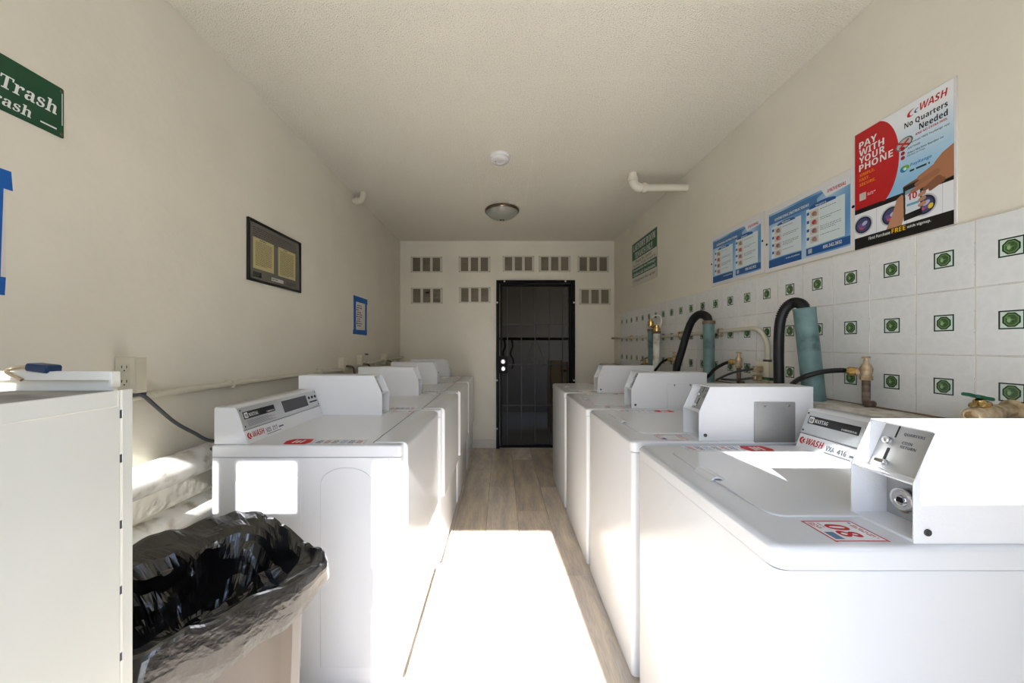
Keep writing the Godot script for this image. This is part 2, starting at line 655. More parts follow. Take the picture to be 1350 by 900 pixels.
	var spots := [[562.4, 348.7, "upper row, leftmost, nearest the left corner of the back wall"], [625.6, 348.5, "upper row, second from the left corner of the back wall"], [683.4, 347.8, "upper row, over the left half of the barred door"], [731.2, 347.8, "upper row, over the right half of the barred door"], [781.8, 348.2, "upper row, rightmost, nearest the right corner of the back wall"], [562.7, 389.8, "lower row, leftmost, dark hole torn in its middle louvres"], [626.0, 388.8, "lower row, just left of the barred door"], [784.2, 391.0, "lower row, alone at the right of the barred door"]]
	for s in spots:
		var p := P(s[0], s[1], ROOM_B)
		var v := thing("wall_vent", "louvre vent, " + s[2], "vent", Vector3(p.x, p.y, zb), "painted louvre vents on the back wall")
		put("vent_frame", vmesh, mats.vent, v)
		var bk := put("slot_back", smesh, mats.vent_slot, v)
		for k in 3:
			var l := put("louvre_bank", lmesh, mats.vent_slot, v)
			l.position.x = -0.122 + 0.122 * k
		for cx in [-0.183, 0.183]:
			for cy in [-0.088, 0.088]:
				var sc := MB.new()
				sc.prism(MB.circle(0.005, 8), 0.007, 0.0105, Transform3D(Basis(), Vector3(cx, cy, 0)), 0.001)
				obj("screw", sc, mats.vent_slot, v)
		if s[0] == 562.7:
			var h := MB.new()
			h.prism(PackedVector2Array([Vector2(-0.012, 0.028), Vector2(0.026, 0.026), Vector2(0.03, 0.044), Vector2(0.004, 0.05), Vector2(-0.02, 0.042)]), 0.008, 0.0152)
			obj("torn_hole", h, mats.black, v)


func wood(tone: Color, sd: int) -> StandardMaterial3D:
	var w := 96
	var h := 512
	var im := Image.create(w, h, false, Image.FORMAT_RGBA8)
	var n1 := FastNoiseLite.new()
	n1.seed = sd
	n1.frequency = 0.05
	n1.fractal_octaves = 4
	var n2 := FastNoiseLite.new()
	n2.seed = sd + 90
	n2.frequency = 0.012
	n2.fractal_octaves = 3
	for y in h:
		for x in w:
			var ring := n2.get_noise_2d(x * 1.6, y * 0.35)
			var g := n1.get_noise_2d(x * 9.0, y * 0.28) * 0.085 + ring * 0.12 + sin((x * 0.09 + ring * 9.0) * 3.0) * 0.018
			var c := tone * (1.0 + g)
			c.b *= 1.0 - 0.05 * ring
			c.a = 1.0
			im.set_pixel(x, y, c)
	var m := printed(ImageTexture.create_from_image(im), 0.38)
	m.roughness_texture = noise_tex(128, 0.05, [[0.0, Color(0.32, 0.32, 0.32)], [1.0, Color(0.48, 0.48, 0.48)]], 3, sd)
	return m


func tile_look(k: int) -> StandardMaterial3D:
	var p := Pic.new(240, 320, Color(0.85, 0.86, 0.845))
	var n := FastNoiseLite.new()
	n.seed = 60 + k
	n.frequency = 0.012
	n.fractal_octaves = 5
	n.fractal_type = FastNoiseLite.FRACTAL_RIDGED
	for y in 320:
		for x in 240:
			var v := n.get_noise_2d(x, y)
			var g := 0.875 + v * 0.02
			p.im.set_pixel(x, y, Color(g * 1.0, g * 1.0, g * 0.985))
	var cx := 120.0
	var cy := 160.0
	var s := 42.0
	var dark := Color(0.1, 0.2, 0.17)
	p.rect(cx - s, cy - s, 2 * s, 2 * s, dark)
	p.rect(cx - s + 6, cy - s + 6, 2 * s - 12, 2 * s - 12, Color(0.8, 0.84, 0.8))
	var oct := func(r: float, t: float) -> Array:
		var o := []
		for q in 8:
			o.append(Vector2(cx, cy) + Vector2(cos(TAU * (q + 0.5) / 8) * r, sin(TAU * (q + 0.5) / 8) * r * 1.12))
		return o
	p.poly(oct.call(31.0, 0), Color(0.08, 0.2, 0.1))
	p.poly(oct.call(26.0, 0), Color(0.4, 0.5, 0.32))
	p.poly(oct.call(21.0, 0), Color(0.24, 0.36, 0.2))
	var r := RandomNumberGenerator.new()
	r.seed = 5
	for q in 9:
		var a := r.randf() * TAU
		var q2 := r.randf() * 15.0
		p.ell(cx + cos(a) * q2, cy + sin(a) * q2 * 1.2, r.randf_range(3, 8), r.randf_range(3, 7), Color(0.46, 0.57, 0.37).lerp(Color(0.14, 0.25, 0.13), r.randf()), a)
	p.ell(cx - 8, cy + 3, 6, 9, Color(0.56, 0.65, 0.47))
	var m := printed(p.tex(), 0.22)
	m.normal_enabled = true
	m.normal_texture = mats.get("tile_bump") if mats.has("tile_bump") else bump_tex(256, 0.015, 3.0, 4, 66)
	mats.tile_bump = m.normal_texture
	m.normal_scale = 0.25
	return m


# ---------- back door ----------
func back_door() -> void:
	var zb := -ROOM_B
	var px := 0.009334
	var X := func(x: float) -> float: return (x - 661.0) * px
	var Y := func(y: float) -> float: return EYE - (y - 455.0) * px
	var x0: float = X.call(654.3)
	var x1: float = X.call(757.2)
	var y1: float = Y.call(370.0)
	var door := Node3D.new()
	door.name = "door_1"
	add_child(door)
	door.position = Vector3((x0 + x1) / 2, 0, zb)
	door.set_meta("kind", "structure")
	var cx := (x0 + x1) / 2
	var fr := MB.new()
	fr.box(Vector3(x0 - cx, 0.0, 0.0), Vector3(x0 - cx + 0.04, y1, 0.05), 0.003)
	fr.box(Vector3(x1 - cx - 0.04, 0.0, 0.0), Vector3(x1 - cx, y1, 0.05), 0.003)
	fr.box(Vector3(x0 - cx + 0.04, y1 - 0.04, 0.0), Vector3(x1 - cx - 0.04, y1, 0.05), 0.003)
	obj("door_frame", fr, mats.door_black, door)
	var lf := MB.new()
	var a := x0 - cx + 0.044
	var c := x1 - cx - 0.044
	lf.box(Vector3(a, 0.012, 0.008), Vector3(a + 0.03, y1 - 0.045, 0.038), 0.003)
	lf.box(Vector3(c - 0.03, 0.012, 0.008), Vector3(c, y1 - 0.045, 0.038), 0.003)
	lf.box(Vector3(a + 0.03, y1 - 0.075, 0.008), Vector3(c - 0.03, y1 - 0.045, 0.038), 0.003)
	lf.box(Vector3(a + 0.03, 0.012, 0.008), Vector3(c - 0.03, 0.042, 0.038), 0.003)
	obj("door_leaf", lf, mats.door_black, door)
	var sc := MB.new()
	sc.box(Vector3(a + 0.028, 0.04, 0.006), Vector3(c - 0.028, y1 - 0.07, 0.0072))
	obj("mesh_screen", sc, mats.screen, door)
	for bx in [669.0, 687.2, 705.3, 723.8, 741.5]:
		var v := MB.new()
		v.box(Vector3(X.call(bx) - cx - 0.0065, 0.042, 0.013), Vector3(X.call(bx) - cx + 0.0065, y1 - 0.075, 0.026), 0.002)
		obj("bar", v, mats.bar_black, door)
	for by in [427.6, 534.0, 480.5]:
		var v := MB.new()
		v.box(Vector3(a + 0.03, Y.call(by) - 0.0065, 0.01), Vector3(c - 0.03, Y.call(by) + 0.0065, 0.022), 0.002)
		obj("rail", v, mats.bar_black, door)
	for s in [-1.0, 1.0]:   # scrollwork in the middle of the leaf
		var mx: float = X.call(705.3) - cx
		var pts := [Vector3(mx, Y.call(447.0), 0.02), Vector3(mx + s * 0.03, Y.call(453.0), 0.02), Vector3(mx + s * 0.075, Y.call(465.0), 0.02), Vector3(mx + s * 0.105, Y.call(475.0), 0.02), Vector3(mx + s * 0.085, Y.call(484.0), 0.02), Vector3(mx + s * 0.045, Y.call(481.0), 0.02), Vector3(mx + s * 0.05, Y.call(474.5), 0.02)]
		var t := MB.new()
		t.tube(smooth_path(pts, 6), 0.005, 8)
		obj("scroll", t, mats.bar_black, door)
	var lk := MB.new()
	lk.box(Vector3(X.call(658.5) - cx, Y.call(492.0), 0.03), Vector3(X.call(669.5) - cx, Y.call(469.0), 0.044), 0.003)
	var lkp := obj("lock_plate", lk, mats.door_black, door)
	for q in [[663.2, 476.3], [663.4, 485.5]]:
		var d := MB.new()
		d.lathe([Vector2(0.0, 0.022), Vector2(0.011, 0.022), Vector2(0.012, 0.016), Vector2(0.018, 0.018), Vector2(0.0295, 0.014), Vector2(0.033, 0.006), Vector2(0.033, 0.0)], 24, Transform3D(Basis(Vector3.RIGHT, Vector3(0, 0, 1), Vector3.DOWN), Vector3(X.call(q[0]) - cx, Y.call(q[1]), 0.043)))
		obj("lock_cylinder", d, mats.chrome, lkp)
	for q in [[665.0, 371.6], [744.5, 371.6], [655.6, 399.3], [755.6, 399.3], [655.2, 500.7], [755.6, 500.7], [655.0, 563.7], [755.6, 563.7]]:
		var d := MB.new()
		d.prism(MB.circle(0.012, 12), 0.048, 0.058, Transform3D(Basis(), Vector3(X.call(q[0]) - cx, Y.call(q[1]), 0)), 0.004)
		obj("bolt_cap", d, mats.plastic_white, door)
	# the dim store beyond the screen
	var z1 := zb - 0.12
	var z2 := zb - 2.4
	var grey := mat(Color(0.76, 0.73, 0.68), 0.8)
	var b := MB.new()
	b.box(Vector3(-1.2, -0.16, z2), Vector3(1.6, -0.012, z1))
	struct("floor_beyond", b, mats.concrete)
	b = MB.new()
	b.box(Vector3(-1.2, 2.5, z2), Vector3(1.6, 2.6, z1))
	struct("ceiling_beyond", b, grey)
	b = MB.new()
	b.box(Vector3(-1.3, -0.16, z2 - 0.1), Vector3(1.7, 2.475, z2))  # stops short of the ceiling, a slit shaped to let daylight in
	struct("wall_beyond", b, grey)
	b = MB.new()
	b.box(Vector3(-1.3, -0.16, z2), Vector3(-1.2, 2.6, z1))
	struct("wall_beyond_left", b, grey)
	b = MB.new()  # the opening left in this wall is added to light the store
	b.box(Vector3(1.6, -0.16, z2), Vector3(1.7, 0.9, z1))
	b.box(Vector3(1.6, 2.1, z2), Vector3(1.7, 2.6, z1))
	b.box(Vector3(1.6, 0.9, z2), Vector3(1.7, 2.1, z2 + 0.6))
	b.box(Vector3(1.6, 0.9, z1 - 0.6), Vector3(1.7, 2.1, z1))
	struct("wall_beyond_right", b, grey)
	var cab := thing("steel_cabinet", "tan cabinet seen dimly through the screen of the barred back door", "cabinet", P(741.0, 455.0, 5.3) * Vector3(1, 0, 1))
	b = MB.new()
	b.box(Vector3(-0.19, 0.0, -0.2), Vector3(0.3, 1.03, 0.2), 0.006)
	obj("body", b, mat(Color(0.86, 0.76, 0.6), 0.5), cab)
	b = MB.new()
	b.box(Vector3(-0.05, 0.88, 0.2), Vector3(0.03, 0.91, 0.22), 0.005)
	obj("handle", b, mats.black, cab)
	b = MB.new()
	b.box(Vector3(0.035, 0.02, 0.198), Vector3(0.043, 1.01, 0.203))
	obj("door_gap", b, mats.black, cab)
	var pipe := MB.new()
	var py := P(700, 446.5, 5.6).y
	pipe.tube([Vector3(-1.2, py, -5.6), Vector3(1.6, py, -5.6)], 0.022, 12)
	var gp := obj("dark_pipe", pipe, mats.rubber)
	tag(gp, "dark horizontal pipe seen dimly behind the barred door", "pipe")
	for q in [[664.0, 484.0], [674.0, 484.0]]:
		var hp := MB.new()
		hp.tube(smooth_path([P(q[0], 446.0, 5.6), P(q[0] + 2.0, 456.0, 5.56), P(q[0] - 1.0, 466.0, 5.55), P(q[0] + 3.0, 476.0, 5.55), P(q[0] + 1.0, 486.0, 5.55)]), 0.014, 8)
		tag(obj("dark_hose", hp, mats.rubber), "thin dark hose behind the barred door, " + ("nearest its left edge" if q[0] < 670 else "second from its left edge"), "hose", "hoses behind the barred door")


# ---------- front wall behind the camera, known only by the sunlight it lets in ----------
func front_wall() -> void:
	var z0 := 0.235
	var z1 := 0.355
	var b := MB.new()
	var cut := [[ROOM_L, -1.2, 0.0, 0.0], [-1.2, -0.66, 1.63, 2.05], [-0.66, -0.385, 0.0, 0.0], [-0.385, 0.47, -1.0, 2.05], [0.47, 0.812, 0.0, 0.0], [0.812, 1.33, 1.63, 2.05], [1.33, ROOM_R, 0.0, 0.0]]
	for c in cut:
		if c[3] == 0.0:
			b.box(Vector3(c[0], -0.012, z0), Vector3(c[1], ROOM_H, z1))
		else:
			if c[2] > 0.0:
				b.box(Vector3(c[0], -0.012, z0), Vector3(c[1], c[2], z1))
			b.box(Vector3(c[0], c[3], z0), Vector3(c[1], ROOM_H, z1))
	struct("wall_front", b, mats.wall)
	b = MB.new()
	b.box(Vector3(-0.945, 1.63, z0 + 0.01), Vector3(-0.874, 2.05, z1 - 0.02), 0.004)
	struct("window_1", b, mats.base)
	b = MB.new()
	b.box(Vector3(1.3, 1.63, z0 + 0.01), Vector3(1.33, 2.05, z1 - 0.02), 0.004)
	struct("window_2", b, mats.base)
	b = MB.new()
	b.box(Vector3(-8.0, -0.3, 0.355), Vector3(8.0, -0.03, 12.0))
	struct("ground", b, mats.concrete)


# ---------- washers and dryers ----------
# u runs from the front of a machine to its back, v up, w along the row from the end with the coin box
var mw := 0.645   # width of the machine being built


func uw(y := 0.0) -> Transform3D:      # polygons of (u, w), pushed up
	return Transform3D(Basis(Vector3.RIGHT, Vector3(0, 0, -1), Vector3.UP), Vector3(-0.3425, y, mw / 2))


func uv() -> Transform3D:              # polygons of (u, v), pushed along w
	return Transform3D(Basis(Vector3.RIGHT, Vector3.UP, Vector3(0, 0, -1)), Vector3(-0.3425, 0, mw / 2))


func flat_on_deck(u: float, w: float, v: float) -> Transform3D:   # print read from the aisle: x along the row, y away from the aisle
	return Transform3D(Basis(Vector3(0, 0, 1), Vector3.RIGHT, Vector3.UP), Vector3(-0.3425 + u, v, mw / 2 - w))


func on_console() -> Transform3D:      # on the sloping face; x from the far end of the machine, y up the slope from the deck
	var s := Vector3(0.047, 0.135, 0).normalized()
	return Transform3D(Basis(Vector3(0, 0, 1), s, Vector3(0, 0, 1).cross(s)), Vector3(-0.3425 + 0.558, 0.9, -mw / 2 + 0.01))


func make_machine(dryer: bool) -> Node3D:
	mw = 0.686 if dryer else 0.648
	var t := Node3D.new()
	var b := MB.new()
	if dryer:
		b.prism(MB.rrect(0.0, 0.0, 0.683, mw, 0.006, 2), 0.05, 0.856, uw(), 0.002)
		b.prism(MB.rrect(0.02, 0.01, 0.67, mw - 0.01, 0.01, 2), 0.0, 0.05, uw())
	else:
		b.prism(MB.rrect(0.0, 0.0, 0.683, mw, 0.016, 5), 0.012, 0.856, uw(), 0.002)
		b.prism(MB.rrect(0.02, 0.02, 0.66, mw - 0.02, 0.01, 2), 0.0, 0.012, uw())
	obj("body", b, mats.enamel, t)
	b = MB.new()
	b.prism(MB.rrect(0.003, 0.003, 0.68, mw - 0.003, 0.014, 4), 0.853, 0.858, uw())
	obj("seam", b, mats.seam, t)
	b = MB.new()
	if dryer:
		b.prism(MB.rrect(0.0, -0.001, 0.685, mw + 0.001, 0.01, 4), 0.8575, 0.9, uw(), 0.006, true)
	else:
		b.prism(MB.rrect(-0.003, -0.002, 0.685, mw + 0.002, 0.024, 6), 0.8575, 0.9, uw(), 0.011, true)
	obj("top_deck", b, mats.enamel, t)
	if dryer:
		b = MB.new()
		var prof := PackedVector2Array([Vector2(0.001, 0.4), Vector2(-0.016, 0.402), Vector2(-0.018, 0.41), Vector2(-0.018, 0.882), Vector2(-0.016, 0.893), Vector2(-0.009, 0.901), Vector2(0.002, 0.9045), Vector2(0.104, 0.9045), Vector2(0.108, 0.9015), Vector2(0.108, 0.897), Vector2(0.001, 0.897)])
		b.prism(prof, 0.035, mw - 0.03, uv(), 0.003)
		obj("loading_door", b, mats.enamel, t)
		b = MB.new()
		b.prism(MB.rrect(0.109, 0.03, 0.1125, mw - 0.03, 0.001, 1), 0.895, 0.9012, uw())
		obj("door_groove", b, mats.seam, t)
		b = MB.new()   # embossed side sheet
		for e in [[0.1, 0.29], [0.36, 0.6]]:
			var pl := PackedVector2Array([Vector2(e[0], 0.1), Vector2(e[1], 0.1)])
			for i in 13:
				var an := PI * i / 12
				pl.append(Vector2((e[0] + e[1]) / 2 + cos(an) * (e[1] - e[0]) / 2, 0.76 + sin(an) * 0.06))
			b.prism(pl, mw - 0.001, mw + 0.0016, uv(), 0.0014)
		obj("side_panel", b, mats.enamel, t)
		b = MB.new()
		b.box(Vector3(0.042, 0.06, mw - 0.0005), Vector3(0.0435, 0.85, mw + 0.0006), 0.0, uv())
		obj("corner_seam", b, mats.seam, t)
	else:
		b = MB.new()
		b.prism(MB.rrect(0.07, 0.105, 0.545, 0.56, 0.035, 6), 0.898, 0.9045, uw(), 0.0035)
		obj("lid", b, mats.enamel, t)
		b = MB.new()
		b.prism(PackedVector2Array([Vector2(0.056, 0.9), Vector2(0.066, 0.912), Vector2(0.08, 0.913), Vector2(0.1, 0.9045), Vector2(0.1, 0.9)]), 0.3, 0.385, uv(), 0.004)
		obj("lid_handle", b, mats.enamel, t)
	# console: sloping control panel, name strip, display, lettering
	b = MB.new()
	b.prism(PackedVector2Array([Vector2(0.558, 0.899), Vector2(0.603, 1.03), Vector2(0.607, 1.035), Vector2(0.678, 1.035), Vector2(0.683, 1.03), Vector2(0.683, 0.899)]), 0.13, mw - 0.01, uv(), 0.003)
	var con := obj("console", b, mats.enamel, t)
	var oc := on_console()
	var cl := mw - 0.14
	b = MB.new()
	b.box(Vector3(0.004, 0.054, 0.0), Vector3(cl - 0.004, 0.136, 0.0022), 0.0008, oc)
	obj("control_panel", b, mats.panel, con)
	b = MB.new()
	b.box(Vector3(0.0, 0.0505, 0.0), Vector3(cl, 0.0525, 0.0012), 0.0, oc)
	obj("panel_seam", b, mats.seam, con)
	b = MB.new()
	b.box(Vector3(0.02, 0.09, 0.002), Vector3(0.2, 0.118, 0.0034), 0.0006, oc)
	var strip := obj("name_strip", b, mats.black, con)
	b = MB.new()
	b.prism(MB.rrect(0.024, 0.0935, 0.042, 0.1145, 0.003, 2), 0.003, 0.0039, oc)
	obj("emblem_plate", b, mats.white_ink, strip)
	var up := oc.translated_local(Vector3(0, 0, 0.0042))
	print_on("emblem", [["M", Rect2(0.0275, 0.097, 0.011, 0.013)]], sans_bold, up, mats.ink, strip)
	print_on("lettering", [["MAYTAG", Rect2(0.046, 0.097, 0.05, 0.0125)], ["COMMERCIAL", Rect2(0.145, 0.094, 0.05, 0.0055)]], serif_bold, up, mats.white_ink, strip)
	b = MB.new()
	var dx := 0.255 if dryer else 0.212
	b.box(Vector3(dx, 0.07, 0.002), Vector3(dx + (0.19 if dryer else 0.085), 0.122, 0.0032), 0.0006, oc)
	obj("display", b, mats.display, con)
	if dryer:
		b = MB.new()
		for i in 3:
			b.prism(MB.circle(0.0075, 10), 0.002, 0.005, oc.translated_local(Vector3(0.467 + 0.028 * i, 0.105, 0)), 0.001)
		b.box(Vector3(0.462, 0.08, 0.002), Vector3(0.53, 0.087, 0.0034), 0.0008, oc)
		obj("button_row", b, mats.ink, con)
		b = MB.new()
		for i in 6:
			b.box(Vector3(0.03, 0.062 + 0.004 * i, 0.002), Vector3(0.03 + 0.16 - 0.02 * (i % 3), 0.0632 + 0.004 * i, 0.0024), 0.0, oc)
		obj("small_print", b, mats.grey_ink, con)
	for s in [[0.012, 0.126], [0.012, 0.064], [cl - 0.012, 0.126], [cl - 0.012, 0.064]]:
		b = MB.new()
		b.prism(MB.circle(0.0035, 8), 0.002, 0.0042, oc.translated_local(Vector3(s[0], s[1], 0)), 0.001)
		obj("screw", b, mats.bolt, con)
	up = oc.translated_local(Vector3(0, 0, 0.0006))
	print_on("operator_name", [["WASH", Rect2(0.034, 0.018, 0.068, 0.022)]], sans_bold, up, mats.red_ink, con, 0.22)
	b = MB.new()
	for k in 2:
		var arc := PackedVector2Array()
		var r0 := 0.0125 - 0.005 * k
		for i in 9:
			var an := PI * 0.55 + PI * 1.0 * i / 8
			arc.append(Vector2(cos(an), sin(an)) * r0)
		for i in 9:
			var an := PI * 1.5 - PI * 0.9 * i / 8
			arc.append(Vector2(cos(an) * r0 * 0.9 + 0.005, sin(an) * r0 * 0.72))
		b.prism(arc, 0.0, 0.0007, oc.translated_local(Vector3(0.022 + 0.007 * k, 0.028, 0)))
	obj("operator_logo", b, mats.red_ink, con)
	print_on("machine_number", [["VZS", Rect2(0.112, 0.017, 0.03, 0.017)], ["217", Rect2(0.152, 0.017, 0.03, 0.017)]] if dryer else [["VXA", Rect2(0.112, 0.017, 0.03, 0.017)], ["416", Rect2(0.152, 0.017, 0.03, 0.017)]], sans_bold, up, mats.grey_ink, con)
	b = MB.new()
	b.box(Vector3(0.192, 0.02, 0.0), Vector3(0.222, 0.026, 0.0006), 0.0, oc)
	b.box(Vector3(0.112, 0.009, 0.0), Vector3(0.2, 0.0115, 0.0006), 0.0, oc)
	obj("fine_print", b, mats.grey_ink, con)
	coin_box(t)
	# stickers on the deck
	var st := sheet("number_sticker", 0.077, 0.1, flat_on_deck(0.118, 0.09, 0.9002), 0.0005, mats.sticker, t)
	st = sheet("warning_strip", 0.062, 0.185, flat_on_deck(0.145, mw - 0.015, 0.9002), 0.0005, mats.strip, t)
	b = MB.new()
	b.prism(PackedVector2Array([Vector2(0.0, 0.012), Vector2(0.025, 0.0), Vector2(0.07, 0.012), Vector2(0.07, 0.085), Vector2(0.04, 0.1), Vector2(0.0, 0.088)]), 0.0, 0.0006, flat_on_deck(0.345, mw - 0.013, 0.9002))
	var rs := obj("red_sticker", b, mats.red_ink, t)
	b = MB.new()
	for i in 3:
		b.box(Vector3(0.016, 0.032 + 0.014 * i, 0.0006), Vector3(0.054 - 0.006 * (i % 2), 0.039 + 0.014 * i, 0.001), 0.0, flat_on_deck(0.345, mw - 0.013, 0.9002))
	obj("small_print", b, mats.white_ink, rs)
	return t


func sheet(called: String, w: float, h: float, xf: Transform3D, thick: float, m: Material, parent: Node) -> MeshInstance3D:
	var b := MB.new()
	b.prism(PackedVector2Array([Vector2(0, 0), Vector2(w, 0), Vector2(w, h), Vector2(0, h)]), 0.0, thick, xf)
	return obj(called, b, m, parent)


func coin_box(t: Node3D) -> void:
	var w0 := 0.008
	var w1 := 0.126
	var u0 := 0.255
	var side := PackedVector2Array([Vector2(u0, 0.899), Vector2(u0, 1.008), Vector2(u0 + 0.043, 1.103), Vector2(0.688, 1.103), Vector2(0.688, 0.899)])
	var b := MB.new()
	b.prism(side, w0, w0 + 0.003, uv(), 0.0008)
	b.prism(side, w1 - 0.003, w1, uv(), 0.0008)
	b.box(Vector3(u0 + 0.04, 1.1, w0 + 0.003), Vector3(0.688, 1.103, w1 - 0.003), 0.0, uv())
	b.box(Vector3(0.685, 0.899, w0 + 0.003), Vector3(0.688, 1.1, w1 - 0.003), 0.0, uv())
	b.box(Vector3(u0 + 0.002, 1.004, w0 + 0.003), Vector3(u0 + 0.06, 1.007, w1 - 0.003), 0.0, uv())
	b.box(Vector3(u0 + 0.001, 0.9, w0 + 0.003), Vector3(u0 + 0.09, 0.905, w1 - 0.003), 0.0, uv())
	var cb := obj("coin_box", b, mats.coinbox, t)
	b = MB.new()
	b.box(Vector3(u0 + 0.075, 0.905, w0 + 0.003), Vector3(u0 + 0.078, 1.004, w1 - 0.003), 0.0, uv())
	obj("cash_door", b, mats.steel, cb)
	# slanted coin plate, set back between the side sheets
	var s := Vector3(0.043, 0.095, 0).normalized()
	var nrm := Vector3(0, 0, 1).cross(s)   # x along the row, y up the slope, z outwards
	var o := Vector3(-0.3425 + u0 + 0.034, 1.006, mw / 2 - w1 + 0.003)
	var cp := Transform3D(Basis(Vector3(0, 0, 1), s, nrm), o)
	b = MB.new()
	b.box(Vector3(0.0, 0.0, -0.002), Vector3(w1 - w0 - 0.006, 0.103, 0.0), 0.0, cp)
	var plate := obj("coin_plate", b, mats.steel, cb)
	b = MB.new()
	b.box(Vector3(0.026, 0.07, 0.0), Vector3(0.0285, 0.1, 0.0006), 0.0, cp)
	obj("coin_slot", b, mats.ink, plate)
	b = MB.new()
	b.box(Vector3(0.022, 0.02, 0.0), Vector3(0.027, 0.046, 0.0006), 0.0, cp)
	obj("lever_slot", b, mats.ink, plate)
	b = MB.new()
	b.lathe([Vector2(0.0, 0.014), Vector2(0.005, 0.013), Vector2(0.008, 0.009), Vector2(0.008, 0.004), Vector2(0.004, 0.003), Vector2(0.004, 0.0)], 16, Transform3D(Basis(cp.basis.x, cp.basis.z, -cp.basis.y), cp * Vector3(0.02, 0.06, 0)))
	obj("return_button", b, mats.chrome, plate)
	b = MB.new()
	b.prism(MB.rrect(0.012, 0.008, 0.036, 0.02, 0.004, 3), 0.0, 0.012, cp, 0.003)
	obj("coin_lever", b, mats.chrome, plate)
	print_on("lettering", [["QUARTERS", Rect2(0.04, 0.077, 0.036, 0.007)], ["COIN", Rect2(0.043, 0.06, 0.018, 0.006)], ["RETURN", Rect2(0.043, 0.051, 0.027, 0.006)]], sans_bold, cp.translated_local(Vector3(0, 0, 0.0006)), mats.grey_ink, plate)
	# round lock in the lower recess
	b = MB.new()
	var lx := Transform3D(Basis(Vector3(0, 0, 1), Vector3.LEFT, Vector3.DOWN), Vector3(-0.3425 + u0 + 0.075, 0.954, mw / 2 - 0.068))
	b.lathe([Vector2(0.0, 0.034), Vector2(0.007, 0.034), Vector2(0.008, 0.031), Vector2(0.017, 0.034), Vector2(0.021, 0.032), Vector2(0.022, 0.028), Vector2(0.022, 0.0)], 24, lx)
	var lock := obj("cash_lock", b, mats.chrome, cb)
	b = MB.new()
	b.prism(PackedVector2Array([Vector2(-0.006, -0.005), Vector2(0.006, -0.005), Vector2(0.004, 0.004), Vector2(-0.004, 0.004)]), 0.0, 0.0015, Transform3D(Basis(Vector3(0, 0, 1), Vector3.UP, Vector3.LEFT), Vector3(-0.3425 + u0 + 0.041, 0.954, mw / 2 - 0.068)))
	obj("keyhole", b, mats.ink, lock)
	b = MB.new()
	b.lathe([Vector2(0.0, 0.008), Vector2(0.006, 0.007), Vector2(0.009, 0.003), Vector2(0.009, 0.0)], 14, Transform3D(lx.basis, lx.origin + Vector3(0.0, -0.028, -0.022)))
	obj("round_bolt", b, mats.old_brass, cb)
	b = MB.new()
	b.prism(MB.circle(0.0065, 14), -0.003, 0.001, uv() * Transform3D(Basis(), Vector3(u0 + 0.024, 0.92, w0)), 0.001)
	obj("side_bolt", b, mats.bolt, cb)


func side_plate(t: Node3D, m: Material, called: String) -> void:   # a bent sheet on the outer side of the coin box, two screws
	var b := MB.new()
	b.prism(MB.rrect(0.462, 0.885, 0.616, 1.046, 0.004, 2), 0.003, 0.0068, uv(), 0.0008)
	var p := obj(called, b, m, t.get_node("coin_box"))
	for u in [0.5, 0.59]:
		b = MB.new()
		b.prism(MB.circle(0.005, 10), 0.001, 0.003, uv() * Transform3D(Basis(), Vector3(u, 1.033, 0)), 0.0008)
		obj("screw", b, mats.chrome, p)


